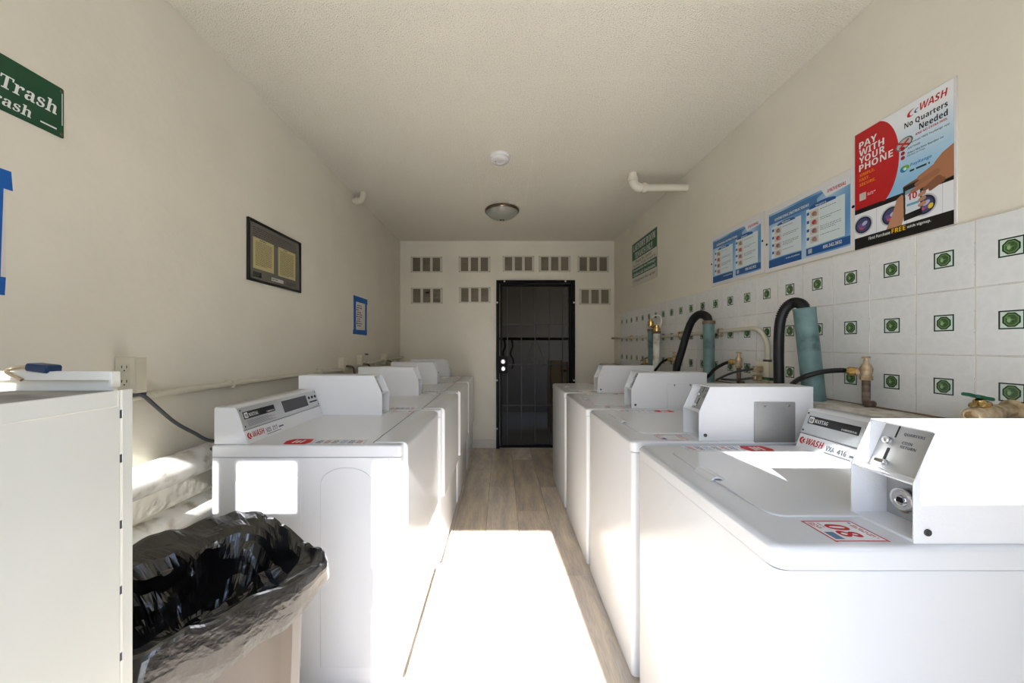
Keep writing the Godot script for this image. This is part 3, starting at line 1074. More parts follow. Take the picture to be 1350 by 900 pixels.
func machines() -> void:
	# printed stickers
	var p := Pic.new(154, 200, Color(0.93, 0.93, 0.93))
	var red := Color(0.76, 0.1, 0.14)
	p.rect(0, 0, 154, 7, red)
	p.rect(0, 193, 154, 7, red)
	p.rect(0, 0, 7, 200, red)
	p.rect(147, 0, 7, 200, red)
	p.rect(14, 18, 10, 8, Color(0.16, 0.2, 0.42))
	p.words(34, 18, 100, 2, 11, 6, red, rng)
	p.words(14, 162, 50, 3, 9, 5, red, rng)
	p.rect(86, 150, 52, 34, Color(0.34, 0.47, 0.6))
	p.words(16, 146, 60, 1, 8, 5, Color(0.4, 0.42, 0.5), rng)
	mats.sticker = printed(p.tex(), 0.4)
	p = Pic.new(100, 300, Color(0.88, 0.89, 0.9))
	for k in 6:
		p.words(12, 10 + k * 48, 70, 4, 9, 6, [Color(0.2, 0.26, 0.5), Color(0.7, 0.2, 0.2), Color(0.25, 0.3, 0.32), Color(0.5, 0.6, 0.8)][k % 4], rng)
	mats.strip = printed(p.tex(), 0.4)
	var washer := make_machine(false)
	var wd := [0.64, 1.34, 2.03, 2.735]
	var wf := [0.495, 0.492, 0.487, 0.486]
	var wl := ["white top-load washer nearest the camera, number 08 label on its deck, sunlit coin box", "white top-load washer second in the right-hand row, stainless sheet on its coin box side", "white top-load washer third in the right-hand row, white sheet on its coin box side", "white top-load washer last in the right-hand row, closest to the barred door"]
	var built := []
	for i in 4:
		var o: Node3D = washer if i == 0 else washer.duplicate()
		built.append(o)
	for i in 4:
		var o: Node3D = built[i]
		o.name = "washer" if i == 0 else "washer_%03d" % i
		add_child(o, true)
		o.position = Vector3(wf[i] + 0.3425, 0, -wd[i] - mw / 2)
		tag(o, wl[i], "washer", "top-load washers along the tiled wall")
	side_plate(built[1], mats.steel, "stainless_sheet")
	side_plate(built[2], mats.coinbox, "white_sheet")
	var z := flat_on_deck(0.118, 0.09, 0.9009)
	print_on("number", [["08", Rect2(0.012, 0.03, 0.053, 0.04)]], sans_bold, z, mats.red_ink, built[0].get_node("number_sticker"), 0.15)
	var dryer := make_machine(true)
	var dd := [1.285, 1.995, 2.745, 3.46]
	var df := [-0.362, -0.339, -0.336, -0.336]
	var dl := ["white coin dryer nearest the camera in the left-hand row, beside the black bagged bin", "white coin dryer second in the left-hand row from the bin", "white coin dryer third in the left-hand row, before the last one", "white coin dryer last in the left-hand row, against the back wall"]
	built = []
	for i in 4:
		var o: Node3D = dryer if i == 0 else dryer.duplicate()
		built.append(o)
	for i in 4:
		var o: Node3D = built[i]
		o.name = "dryer" if i == 0 else "dryer_%03d" % i
		add_child(o, true)
		o.position = Vector3(df[i] - 0.3425, 0, -dd[i] - mw / 2)
		o.rotation.y = PI
		tag(o, dl[i], "dryer", "coin dryers along the left wall")


# ---------- cream cabinet, padlock, bin ----------
func cabinet_and_bin() -> void:
	var xf := -0.541
	var df := 0.52
	var t := thing("metal_cabinet", "cream painted metal cabinet at the left edge with slotted side panel and dusty top", "cabinet", Vector3(-0.88, 0, -0.19))
	var at := func(x: float, y: float, d: float) -> Vector3: return Vector3(x + 0.88, y, -d + 0.19)
	var b := MB.new()
	b.box(at.call(-1.2, 0.0, df - 0.01), at.call(xf - 0.003, 1.192, -0.14), 0.003)
	obj("body", b, mats.cream, t)
	b = MB.new()
	b.box(at.call(-1.19, 1.192, df - 0.008), at.call(xf - 0.004, 1.195, -0.13))
	obj("dusty_top", b, mats.dust, t)
	b = MB.new()   # side panel with its row of slots, cut as strips round the slots
	var ys := [0.0]
	for q in [864.6, 777.0, 690.7, 603.8, 545.5]:
		var yy: float = EYE - (q - 455.0) * 0.505 / FOCAL
		ys.append(yy - 0.006)
		ys.append(yy + 0.006)
	ys.append(1.1965)
	var o := 0.0035
	b.box(at.call(xf - 0.003, 0.0, df), at.call(xf + o, 1.1965, df - 0.014), 0.0006)
	b.box(at.call(xf - 0.003, 0.0, df - 0.0175), at.call(xf + o, 1.1965, -0.14), 0.0006)
	for k in range(0, ys.size(), 2):
		b.box(at.call(xf - 0.003, ys[k], df - 0.014), at.call(xf + o, ys[k + 1], df - 0.0175))
	var side := obj("side_panel", b, mats.cream, t)
	b = MB.new()  # dark strip just under the surface, standing in for shade inside the slots
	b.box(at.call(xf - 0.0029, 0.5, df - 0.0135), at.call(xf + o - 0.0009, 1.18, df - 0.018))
	obj("slot_shade", b, mats.bolt, side)
	b = MB.new()   # folded seam below the top edge
	b.box(at.call(xf + o, 1.1745, df - 0.02), at.call(xf + o + 0.0007, 1.1753, -0.14))
	b.box(at.call(xf + o, 1.1745, df - 0.0195), at.call(xf + o + 0.0007, 1.195, df - 0.0203))
	obj("panel_seam", b, mats.grout, side)
	b = MB.new()
	b.box(at.call(-1.2, 1.188, df - 0.006), at.call(xf - 0.018, 1.2105, df), 0.001)
	b.prism(PackedVector2Array([Vector2(0.0, 1.2105), Vector2(0.013, 1.2105), Vector2(0.009, 1.2225), Vector2(0.0, 1.2225)]), -1.2 + 0.88, xf - 0.016 + 0.88, Transform3D(Basis(Vector3(0, 0, 1), Vector3.UP, Vector3.RIGHT), Vector3(0, 0, -df + 0.19)), 0.001)
	b.box(at.call(xf - 0.0165, 1.2, df - 0.002), at.call(xf - 0.012, 1.2225, df - 0.014), 0.0008)
	obj("end_rail", b, mats.cream, t)
	# padlock hung over the rail
	var pl := thing("padlock", "blue bodied padlock with a tarnished shackle hooked over the cabinet rail", "padlock", P(48, 488, 0.515))
	b = MB.new()
	b.box(Vector3(-0.008, -0.003, -0.012), Vector3(0.024, 0.0085, 0.008), 0.002, Transform3D(Basis(Vector3(0, 0, 1), -0.12), Vector3(0.0, 0.0015, 0)))
	obj("lock_body", b, mat(Color(0.12, 0.22, 0.36), 0.4, 0.3), pl)
	b = MB.new()
	b.tube(smooth_path([Vector3(0.0, 0.002, -0.003), Vector3(-0.018, 0.005, 0.0), Vector3(-0.03, 0.002, 0.006), Vector3(-0.026, -0.002, 0.012), Vector3(-0.01, -0.008, 0.015), Vector3(-0.002, -0.0125, 0.014)], 6), 0.0024, 8)
	obj("shackle", b, mats.old_brass, pl)
	trash_bin()


func rr_point(t: float, hl: float, hw: float, r: float) -> Vector2:   # a point on a rounded rectangle, t in 0..1
	var straight_l := 2 * (hl - r)
	var straight_w := 2 * (hw - r)
	var arc := PI * r / 2
	var total := 2 * (straight_l + straight_w) + 4 * arc
	var s := fposmod(t, 1.0) * total
	var segs := [[straight_w, 0], [arc, 1], [straight_l, 2], [arc, 3], [straight_w, 4], [arc, 5], [straight_l, 6], [arc, 7]]
	for q in segs:
		if s <= q[0]:
			var f: float = s / q[0]
			match q[1]:
				0: return Vector2(hl, -hw + r + f * straight_w)
				1: return Vector2(hl - r, hw - r) + Vector2.from_angle(f * PI / 2) * r
				2: return Vector2(hl - r - f * straight_l, hw)
				3: return Vector2(-hl + r, hw - r) + Vector2.from_angle(PI / 2 + f * PI / 2) * r
				4: return Vector2(-hl, hw - r - f * straight_w)
				5: return Vector2(-hl + r, -hw + r) + Vector2.from_angle(PI + f * PI / 2) * r
				6: return Vector2(-hl + r + f * straight_l, -hw)
				7: return Vector2(hl - r, -hw + r) + Vector2.from_angle(1.5 * PI + f * PI / 2) * r
		s -= q[0]
	return Vector2(hl, -hw + r)


func trash_bin() -> void:
	var rim := 0.75
	var hl := 0.185
	var hw := 0.237
	var bw := 0.15
	# long axis (0.588, 0.809) in (x, d): local x along it, local z to the camera's right
	var ax := Vector3(0.588, 0, -0.809)
	var az := ax.cross(Vector3.UP)
	var mid := Vector3(-0.592, 0, -0.985) - ax * hl
	var t := thing("trash_bin", "taupe plastic trash bin lined with a crumpled shiny black bag, beside the nearest dryer", "trash bin", mid)
	t.basis = Basis(ax, Vector3.UP, az)
	var b := MB.new()
	var n := 48
	var rows := [[0.0, 0.84], [0.02, 0.86], [0.35, 0.93], [rim - 0.09, 0.98], [rim - 0.085, 1.0], [rim - 0.055, 1.01], [rim - 0.055, 0.98], [rim - 0.12, 0.95], [0.1, 0.84]]
	for k in rows.size() - 1:
		for i in n:
			var q := []
			for e in [[i, k], [i + 1, k], [i + 1, k + 1], [i, k + 1]]:
				var c: Vector2 = rr_point(float(e[0]) / n, hl, bw, 0.06) * rows[e[1]][1]
				q.append(Vector3(c.x, rows[e[1]][0], c.y))
			var mp := (q[0] + q[1] + q[2] + q[3]) / 4.0 as Vector3
			var out := Vector3(mp.x, 0.0, mp.z)
			var ns := []
			for v in q:
				var w := Vector3(v.x, 0, v.z)
				ns.append((w.normalized() * (1.0 if k < 5 else -1.0)))
			if k == 5:
				b.quad(q[0], q[1], q[2], q[3], Vector3.UP)
			else:
				b.quad(q[0], q[1], q[2], q[3], out * (1.0 if k < 5 else -1.0), ns)
	for i in n:
		var c0 := rr_point(float(i) / n, hl, bw, 0.06) * 0.8
		var c1 := rr_point(float(i + 1) / n, hl, bw, 0.06) * 0.8
		b.tri(Vector3.ZERO, Vector3(c0.x, 0, c0.y), Vector3(c1.x, 0, c1.y), Vector3.DOWN)
	obj("bin_body", b, mat(Color(0.47, 0.43, 0.39), 0.5), t)
	# the bag: skirt outside, over the rim, then crumpled down inside
	var na := 220
	var prof := [[-0.17, 1.10], [-0.15, 1.095], [-0.125, 1.09], [-0.1, 1.085], [-0.075, 1.08], [-0.05, 1.07], [-0.025, 1.055], [-0.005, 1.04], [0.004, 1.015], [0.003, 0.985], [-0.008, 0.98], [-0.02, 0.97], [-0.038, 0.95], [-0.06, 0.92], [-0.085, 0.84], [-0.11, 0.8], [-0.135, 0.75], [-0.155, 0.69], [-0.17, 0.62], [-0.18, 0.54], [-0.185, 0.45], [-0.18, 0.35], [-0.175, 0.25], [-0.17, 0.14], [-0.17, 0.04]]
	var fn := FastNoiseLite.new()
	fn.seed = 12
	fn.frequency = 4.5
	fn.fractal_type = FastNoiseLite.FRACTAL_RIDGED
	fn.fractal_octaves = 3
	var cell := FastNoiseLite.new()
	cell.seed = 4
	cell.noise_type = FastNoiseLite.TYPE_CELLULAR
	cell.cellular_return_type = FastNoiseLite.RETURN_DISTANCE2_SUB
	cell.frequency = 9.0
	var big := FastNoiseLite.new()
	big.seed = 31
	big.frequency = 4.0
	big.fractal_octaves = 2
	var pts := []
	for j in prof.size():
		var row := []
		for i in na:
			var squeeze := smoothstep(8.5, 12.0, float(j))   # inside, the bag narrows into the mouth of the bin
			var c := rr_point(float(i) / na, lerpf(hl, hl * 0.93, squeeze), lerpf(hw, bw * 1.0, squeeze), 0.07)
			var drop: float = prof[j][0]
			if j < 8:
				c = c.lerp(Vector2(c.x, c.y * 0.88), (8.0 - j) / 8.0)
				drop *= 0.66 * (1.0 - 0.75 * exp(-pow(c.distance_to(Vector2(hl, hw)) / 0.085, 2.0)))
			var sc: float = prof[j][1]
			var p := Vector3(c.x * sc, rim + drop, c.y * sc)
			var out := Vector3(c.x, 0, c.y).normalized()
			var inside := j > 9
			var amp := clampf(absf(j - 8.0) / 6.0, 0.12, 1.0)
			var v1 := fn.get_noise_3d(p.x, p.y * 0.6, p.z)
			var v2 := cell.get_noise_3d(p.x, p.y, p.z)
			var v3 := big.get_noise_3d(p.x, p.y, p.z)
			if inside:
				p.y += (v1 * 0.035 + v2 * 0.045 + v3 * 0.12 + 0.03) * amp * clampf(1.25 - absf(0.55 - sc), 0.3, 1.0)
				p -= out * (v3 * 0.03 + v1 * 0.012) * amp * clampf(sc * 1.5, 0.0, 1.0)
				p.y = minf(p.y, rim - 0.004)
			else:
				p += out * ((v1 + 0.4) * 0.005 + v3 * 0.014) * amp
				p.y += v3 * 0.03 * clampf((7.0 - j) / 7.0, 0.0, 1.0) + big.get_noise_2d(i * 0.02, 3.0) * 0.012
			p += out * cell.get_noise_3d(p.x * 2.3, p.y * 1.6, p.z * 2.3) * (0.006 if inside else 0.0015) * amp
			row.append(p)
		pts.append(row)
	b = MB.new()
	for j in prof.size() - 1:
		for i in na:
			var m := (i + 1) % na
			var q0: Vector3 = pts[j][i]
			var q1: Vector3 = pts[j][m]
			var q2: Vector3 = pts[j + 1][m]
			var q3: Vector3 = pts[j + 1][i]
			var o := Vector3(q0.x, 0, q0.z).normalized()
			var out := o if j < 7 else (Vector3.UP * 2.0 - o * 0.5)
			if (i + j) % 2 == 0:
				b.tri(q0, q1, q2, out)
				b.tri(q0, q2, q3, out)
			else:
				b.tri(q0, q1, q3, out)
				b.tri(q1, q2, q3, out)
	var bagm := mat(Color(0.05, 0.05, 0.055), 0.22)
	bagm.metallic_specular = 0.75
	bagm.normal_enabled = true
	bagm.normal_texture = bump_tex(512, 0.02, 10.0, 4, 77, FastNoiseLite.TYPE_CELLULAR)
	bagm.normal_scale = 0.22
	triplanar(bagm, 3.0, false)
	obj("bag_liner", b, bagm, t)
	t.get_node("bag_liner").set_meta("label", "shiny black plastic bag liner folded over the rim")


# ---------- left wall ----------
func outlet_box(label: String, d: float, y: float, facing: bool) -> Node3D:
	var t := thing("outlet_box", label, "outlet box", Vector3(ROOM_L, y, -d), "outlet boxes on the left wall conduit")
	var b := MB.new()
	if facing:   # turned to face along the room
		b.box(Vector3(0.0, -0.06, -0.035), Vector3(0.068, 0.055, 0.0), 0.002)
		obj("box", b, mats.plate, t)
		b = MB.new()
		b.box(Vector3(0.002, -0.058, 0.0), Vector3(0.066, 0.058, 0.004), 0.002)
		var pl := obj("cover_plate", b, mats.plate, t)
		for yy in [0.0 + 0.022, -0.024]:
			b = MB.new()
			b.prism(MB.rrect(0.017, yy - 0.014, 0.051, yy + 0.014, 0.008, 3), 0.004, 0.0055, Transform3D(), 0.0008)
			var r := obj("receptacle", b, mats.plate, pl)
			b = MB.new()
			b.box(Vector3(0.025, yy - 0.001, 0.0055), Vector3(0.0275, yy + 0.008, 0.006))
			b.box(Vector3(0.041, yy - 0.001, 0.0055), Vector3(0.0435, yy + 0.008, 0.006))
			b.prism(MB.circle(0.0025, 8), 0.0055, 0.006, Transform3D(Basis(), Vector3(0.0345, yy - 0.008, 0)))
			obj("slots", b, mats.ink, pl)
	else:
		b.box(Vector3(0.0, -0.055, -0.035), Vector3(0.045, 0.055, 0.035), 0.003)
		obj("box", b, mats.plate, t)
		b = MB.new()
		b.box(Vector3(0.045, -0.059, -0.038), Vector3(0.05, 0.059, 0.038), 0.002)
		obj("cover_plate", b, mats.plate, t)
		b = MB.new()
		b.prism(MB.rrect(-0.017, -0.013, 0.017, 0.015, 0.006, 3), 0.05, 0.0512, Transform3D(Basis(Vector3(0, 0, -1), Vector3.UP, Vector3.RIGHT), Vector3.ZERO))
		obj("receptacle", b, mats.grout, t)
	return t


func left_wall_things() -> void:
	var st: SurfaceTool
	var b := MB.new()
	# green sign, cut off by the edge of the picture
	var t := thing("trash_sign", "green plastic sign with white serif lettering reading Trash, high at the left edge", "sign", Vector3(ROOM_L, 1.845, -0.66))
	b.prism(MB.rrect(0.0, 0.0, 0.352, 0.14, 0.004, 2), 0.0, 0.004, Transform3D(Basis(Vector3(0, 0, -1), Vector3.UP, Vector3.RIGHT), Vector3.ZERO), 0.001)
	obj("sign_board", b, mat(Color(0.035, 0.27, 0.16), 0.35), t)
	var fr := Transform3D(Basis(Vector3(0, 0, -1), Vector3.UP, Vector3.RIGHT), Vector3(0.0046, 0, 0))
	print_on("lettering", [["Trash", Rect2(0.218, 0.057, 0.122, 0.037)], ["Trash", Rect2(0.185, 0.013, 0.1, 0.028)]], serif_bold, fr, mats.white_ink, t, 0.2)
	b = MB.new()
	b.box(Vector3(0.299, 0.016, 0.0), Vector3(0.334, 0.02, 0.0004), 0.0, fr)
	obj("dash", b, mats.white_ink, t)
	b = MB.new()
	b.box(Vector3(0.346, 0.035, 0.0), Vector3(0.3475, 0.125, 0.0004), 0.0, fr)
	obj("edge_scratch", b, mats.white_ink, t)
	for q in [0.009, 0.131]:
		b = MB.new()
		b.prism(MB.circle(0.004, 10), 0.0, 0.002, fr.translated_local(Vector3(0.345, q, 0)), 0.0006)
		obj("screw", b, mats.rust, t)
	taped_notice(0.668, 0.905, 1.385, 1.7, "paper notice with its right side taped in blue, under the green sign", false)
	taped_notice(3.0, 3.31, 1.352, 1.683, "small white notice framed in blue tape on the left wall above the dryers", true)
	# framed notice
	t = thing("framed_notice", "black framed grey notice with two cream sheets of small print on the left wall", "framed notice", Vector3(ROOM_L, 1.581, -1.738))
	var w := 0.458
	var h := 0.308
	var bs := Transform3D(Basis(Vector3(0, 0, -1), Vector3.UP, Vector3.RIGHT), Vector3.ZERO)
	b = MB.new()
	for q in [[0.0, 0.0, 0.012, h], [w - 0.012, 0.0, w, h], [0.012, 0.0, w - 0.012, 0.012], [0.012, h - 0.012, w - 0.012, h]]:
		b.box(Vector3(q[0], q[1], 0.0), Vector3(q[2], q[3], 0.014), 0.002, bs)
	obj("frame", b, mats.black, t)
	var p := Pic.new(916, 616, Color(0.4, 0.39, 0.36))
	p.words(60, 50, 790, 6, 22, 9, Color(0.24, 0.23, 0.21), rng)
	for q in [[62, 160, 340, 334], [480, 155, 344, 344]]:
		p.rect(q[0], q[1], q[2], q[3], Color(0.74, 0.69, 0.5))
		p.words(q[0] + q[2] * 0.3, q[1] + 12, q[2] * 0.4, 1, 12, 9, Color(0.25, 0.22, 0.15), rng)
		p.words(q[0] + 36, q[1] + 36, q[2] - 70, 19 if q[0] < 100 else 21, 14, 6, Color(0.38, 0.34, 0.22), rng)
	p.rect(62, 530, 130, 56, Color(0.17, 0.165, 0.15))
	p.words(70, 540, 110, 3, 16, 8, Color(0.35, 0.34, 0.3), rng)
	p.rect(360, 540, 220, 40, Color(0.72, 0.72, 0.68))
	p.words(372, 552, 190, 1, 12, 14, Color(0.5, 0.5, 0.47), rng)
	p.words(640, 545, 200, 3, 14, 7, Color(0.26, 0.25, 0.23), rng)
	sheet("notice_print", w - 0.02, h - 0.02, bs.translated_local(Vector3(0.01, 0.01, 0.004)), 0.003, printed(p.tex(), 0.25), t)
	# conduit with outlet boxes
	t = thing("conduit_left", "painted conduit running along the left wall above the dryers", "conduit", Vector3(ROOM_L, 1.085, -1.2))
	t.name = "wall_conduit"
	b = MB.new()
	b.tube([Vector3(0.028, 0.004, 0.05), Vector3(0.028, 0.0, -0.5), Vector3(0.028, -0.01, -1.5), Vector3(0.028, 0.02, -2.6), Vector3(0.028, 0.025, -3.12), Vector3(0.028, 0.028, -3.17), Vector3(0.04, 0.03, -3.18)], 0.0125, 10)
	obj("pipe", b, mats.conduit, t)
	for q in [0.41, 1.2, 2.2, 2.9]:
		b = MB.new()
		b.box(Vector3(0.0, -0.018, -q - 0.008), Vector3(0.043, 0.018, -q + 0.008), 0.003)
		obj("strap", b, mats.conduit, t)
	outlet_box("cream outlet box with a grey cord plugged in, just behind the cream cabinet", 1.15, 1.165, true)
	outlet_box("cream outlet box on the left wall conduit, first one behind the nearest dryer console", 2.75, 1.112, false)
	outlet_box("cream outlet box on the left wall conduit, between the two others, left of the valve", 3.1, 1.12, false)
	outlet_box("cream outlet box on the left wall conduit, deepest one near the back corner", 3.72, 1.115, false)
	b = MB.new()
	b.tube(smooth_path([P(178, 518, 1.165), P(190, 522, 1.19), P(205, 535, 1.23), P(230, 556, 1.3), P(255, 570, 1.37), P(281, 581, 1.42), Vector3(-1.08, 0.88, -1.5)]), 0.0065, 8)
	tag(obj("power_cord", b, mats.cord), "grey power cord drooping from the near outlet box to the first dryer", "cord")
	b = MB.new()
	b.box(Vector3(-1.222, 1.092, -1.2), Vector3(-1.19, 1.112, -1.145), 0.004)
	tag(obj("wall_plug", b, mats.cord), "small grey plug under the outlet box behind the cabinet", "plug")
	# two old vent pipes
	for q in [[0.815, "upper of two thick white vent pipes running low along the left wall"], [0.625, "lower of two thick white vent pipes, dusty on top, by the bagged bin"]]:
		b = MB.new()
		b.tube([Vector3(-1.18, q[0], -0.53), Vector3(-1.18, q[0], -1.2), Vector3(-1.18, q[0] - 0.003, -2.6)], 0.053, 24)
		var vp := obj("vent_pipe", b, mats.pipe_white)
		tag(vp, q[1], "pipe", "thick vent pipes low on the left wall")
		if q[0] > 0.7:
			b = MB.new()
			b.prism(MB.circle(0.009, 8), 0.0, 0.002, axis_z(Vector3(0.75, 0.66, 0), Vector3(-1.18 + 0.0395, q[0] + 0.0355, -1.405)))
			b.prism(MB.circle(0.005, 8), 0.0, 0.002, axis_z(Vector3(0.75, 0.66, 0), Vector3(-1.18 + 0.0395, q[0] + 0.0355, -1.435)))
			obj("chipped_paint", b, mats.bolt, vp)
	# gas valve between the boxes
	t = thing("wall_valve", "small pale valve standing on the left wall conduit between outlet boxes", "valve", P(482, 475, 3.25))
	b = MB.new()
	b.lathe([Vector2(0.0, -0.03), Vector2(0.02, -0.03), Vector2(0.022, -0.005), Vector2(0.014, 0.0), Vector2(0.02, 0.012), Vector2(0.02, 0.032), Vector2(0.01, 0.036), Vector2(0.01, 0.05), Vector2(0.0, 0.05)], 14)
	obj("valve_body", b, mats.plate, t)
	b = MB.new()
	b.box(Vector3(-0.025, 0.05, -0.006), Vector3(0.025, 0.062, 0.006), 0.003)
	obj("valve_handle", b, mats.bolt, t)
	for q in [[2.83, 0], [3.17, 0], [3.8, 0]]:
		b = MB.new()
		b.tube(smooth_path([Vector3(-1.195, 1.1, -q[0] + 0.09), Vector3(-1.17, 1.085, -q[0] + 0.02), Vector3(-1.165, 1.02, -q[0]), Vector3(-1.17, 0.94, -q[0] - 0.03), Vector3(-1.18, 0.86, -q[0] - 0.03)]), 0.008, 8)
		tag(obj("hanging_cable", b, mats.rust), "dark cable on the left wall, under the " + {2.83: "nearest of the three far outlet boxes", 3.17: "middle of the three far outlet boxes", 3.8: "deepest of the three far outlet boxes"}[q[0]], "cord", "dark cables on the left wall")
	# stub pipe high in the corner of wall and ceiling
	t = thing("ceiling_stub", "short painted pipe elbow where the left wall meets the ceiling", "pipe", Vector3(-1.245, 2.47, -3.0))
	b = MB.new()
	b.tube(smooth_path([Vector3(0.0, 0.0, 0.0), Vector3(0.04, 0.0, 0.0), Vector3(0.07, 0.015, 0.0), Vector3(0.08, 0.045, 0.0), Vector3(0.08, 0.0725, 0.0)]), 0.026, 14)
	obj("elbow", b, mats.plate, t)
	b = MB.new()
	b.lathe([Vector2(0.0, -0.012), Vector2(0.034, -0.012), Vector2(0.034, 0.012), Vector2(0.0, 0.012)], 14, axis_to(Vector3.RIGHT, Vector3(0.035, 0, 0)))
	obj("collar", b, mats.plate, t)


func axis_z(dir: Vector3, at: Vector3) -> Transform3D:
	var z := dir.normalized()
	var x := Vector3.UP.cross(z).normalized()
	return Transform3D(Basis(x, z.cross(x), z), at)


func taped_notice(d0: float, d1: float, y0: float, y1: float, label: String, whole: bool) -> void:
	var t := thing("taped_notice", label, "notice", Vector3(ROOM_L, y0, -d0))
	var w := d1 - d0
	var h := y1 - y0
	var fr := Transform3D(Basis(Vector3(0, 0, -1), Vector3.UP, Vector3.RIGHT), Vector3.ZERO)
	var p := Pic.new(240, 340, Color(0.86, 0.84, 0.81))
	if whole:
		for k in 10:
			p.words(56 - (k % 3) * 8, 66 + k * 22, 130 - (k % 4) * 14, 1, 10, 9, Color(0.33, 0.26, 0.24), rng)
	sheet("paper", w - 0.02, h - 0.03, fr.translated_local(Vector3(0.01, 0.015, 0.0002)), 0.0006, printed(p.tex(), 0.8), t)
	var tw := 0.048
	var strips := [[Vector2(-0.002, h), Vector2(w, h), Vector2(w + 0.003, h - tw), Vector2(0.0, h - tw)], [Vector2(-0.01, tw * 0.85), Vector2(w - 0.01, tw * 0.95), Vector2(w - 0.012, 0.0), Vector2(-0.012, 0.003)], [Vector2(w - 0.055, h - tw + 0.01), Vector2(w - 0.014, h - tw + 0.01), Vector2(w - 0.02, tw * 0.8), Vector2(w - 0.058, tw * 0.8)]]
	if whole:
		strips.append([Vector2(0.0, h - 0.01), Vector2(0.05, h - 0.01), Vector2(0.05, tw * 0.7), Vector2(0.0, tw * 0.7)])
	for k in strips.size():
		var b := MB.new()
		b.prism(PackedVector2Array(strips[k]), 0.0006 + 0.0001 * k, 0.001 + 0.0002 * k, fr)
		obj("tape_strip", b, mats.tape, t)


# ---------- signs on the right wall ----------
func right_wall_signs() -> void:
	# tenants sign
	var t := thing("laundry_sign", "green and white laundry room sign for tenants, on the right wall near the back", "sign", Vector3(ROOM_R, 1.872, -3.771))
	var fr := Transform3D(Basis(Vector3(0, 0, 1), Vector3.UP, Vector3.LEFT), Vector3.ZERO)
	var w := 0.596
	var h := 0.445
	var p := Pic.new(596, 445, Color(0.82, 0.81, 0.76))
	var green := Color(0.07, 0.32, 0.17)
	p.rect(0, 0, 596, 174, green)
	p.rect(0, 262, 596, 92, green)
	sheet("sign_board", w, h, fr, 0.004, printed(p.tex(), 0.4), t)
	var up := fr.translated_local(Vector3(0, 0, 0.0046))
	print_on("white_lettering", [["LAUNDRY ROOM", Rect2(0.03, 0.363, 0.536, 0.06)], ["TENANTS ONLY", Rect2(0.08, 0.284, 0.43, 0.055)], ["Responsible for Damage", Rect2(0.03, 0.142, 0.54, 0.032)], ["Clothes Left Unattended", Rect2(0.03, 0.1, 0.54, 0.032)]], serif_bold, up, mats.white_ink, t)
	print_on("dark_lettering", [["Please Be Careful", Rect2(0.1, 0.228, 0.38, 0.034)], ["Put Your Trash Properly", Rect2(0.03, 0.188, 0.54, 0.033)], ["Of Equipment Not Carried", Rect2(0.04, 0.03, 0.52, 0.036)]], sans, up, mats.ink, t)
	# twin instruction boards
	var face := instruction_print()
	for k in 2:
		var d: float = [2.355, 1.868][k]
		var yb: float = [1.642, 1.634][k]
		t = thing("instruction_board", ["blue and white instruction board, the farther of two, next to the bare wall", "blue and white instruction board, the nearer of two, touching the payment poster"][k], "poster", Vector3(ROOM_R, yb, -d), "twin blue instruction boards")
		var b := MB.new()
		b.prism(MB.rrect(0.0, 0.0, 0.478, 0.326, 0.003, 2), 0.0, 0.005, fr, 0.001)
		obj("backing", b, mats.plastic_white, t)
		sheet("printed_sheet", 0.43, 0.275, fr.translated_local(Vector3(0.026, 0.022, 0.005)), 0.0006, face, t)
		var up2 := fr.translated_local(Vector3(0.026, 0.022, 0.0062))
		print_on("brand_lettering", [["UNIVERSAL", Rect2(0.33, 0.25, 0.085, 0.014)]], sans_bold, up2, mats.red_ink, t, 0.2)
		print_on("white_lettering", [["OPERATING INSTRUCTIONS", Rect2(0.04, 0.23, 0.2, 0.012)], ["Washers", Rect2(0.085, 0.203, 0.05, 0.009)], ["Dryers", Rect2(0.275, 0.212, 0.05, 0.009)], ["800.342.3932", Rect2(0.31, 0.019, 0.085, 0.014)], ["in case of problems", Rect2(0.11, 0.021, 0.08, 0.01)]], sans_bold, up2, mats.white_ink, t)
		for q in [[0.012, 0.15], [0.468, 0.17]]:
			b = MB.new()
			b.prism(MB.circle(0.006, 10), 0.005, 0.008, fr.translated_local(Vector3(q[0], q[1], 0)), 0.001)
			obj("screw", b, mats.ink, t)
	# payment poster
	t = thing("payment_poster", "red, white and blue poster about paying by phone, on the right wall above the tiles", "poster", Vector3(ROOM_R, 1.631, -1.394))
	w = 0.309
	h = 0.447
	var b2 := MB.new()
	b2.box(Vector3(-0.002, -0.002, 0.0), Vector3(w + 0.002, h + 0.002, 0.005), 0.001, fr)
	obj("backing", b2, mats.plastic_white, t)
	sheet("printed_sheet", w - 0.004, h, fr.translated_local(Vector3(0, 0, 0.005)), 0.0005, payment_print(), t)
	up = fr.translated_local(Vector3(0, 0, 0.0061))
	var X := func(u: float, v: float, ww: float, hh: float) -> Rect2: return Rect2(u * w, v * h, ww * w, hh * h)
	print_on("headline", [["PAY", X.call(0.055, 0.86, 0.21, 0.055)], ["WITH", X.call(0.055, 0.795, 0.29, 0.055)], ["YOUR", X.call(0.055, 0.73, 0.3, 0.055)], ["PHONE", X.call(0.055, 0.665, 0.385, 0.055)]], sans_bold, up, mats.white_ink, t)
	print_on("orange_lettering", [["SIMPLE.", X.call(0.06, 0.618, 0.18, 0.024)], ["FAST.", X.call(0.06, 0.577, 0.12, 0.024)], ["SECURE.", X.call(0.06, 0.536, 0.19, 0.024)]], sans_bold, up, mats.orange_ink, t)
	print_on("brand_lettering", [["WASH", X.call(0.69, 0.905, 0.25, 0.052)]], sans_bold, up, mats.red_ink, t, 0.2)
	print_on("black_lettering", [["No Quarters", X.call(0.555, 0.82, 0.385, 0.048)], ["Needed", X.call(0.695, 0.765, 0.245, 0.045)]], sans_bold, up, mats.ink, t)
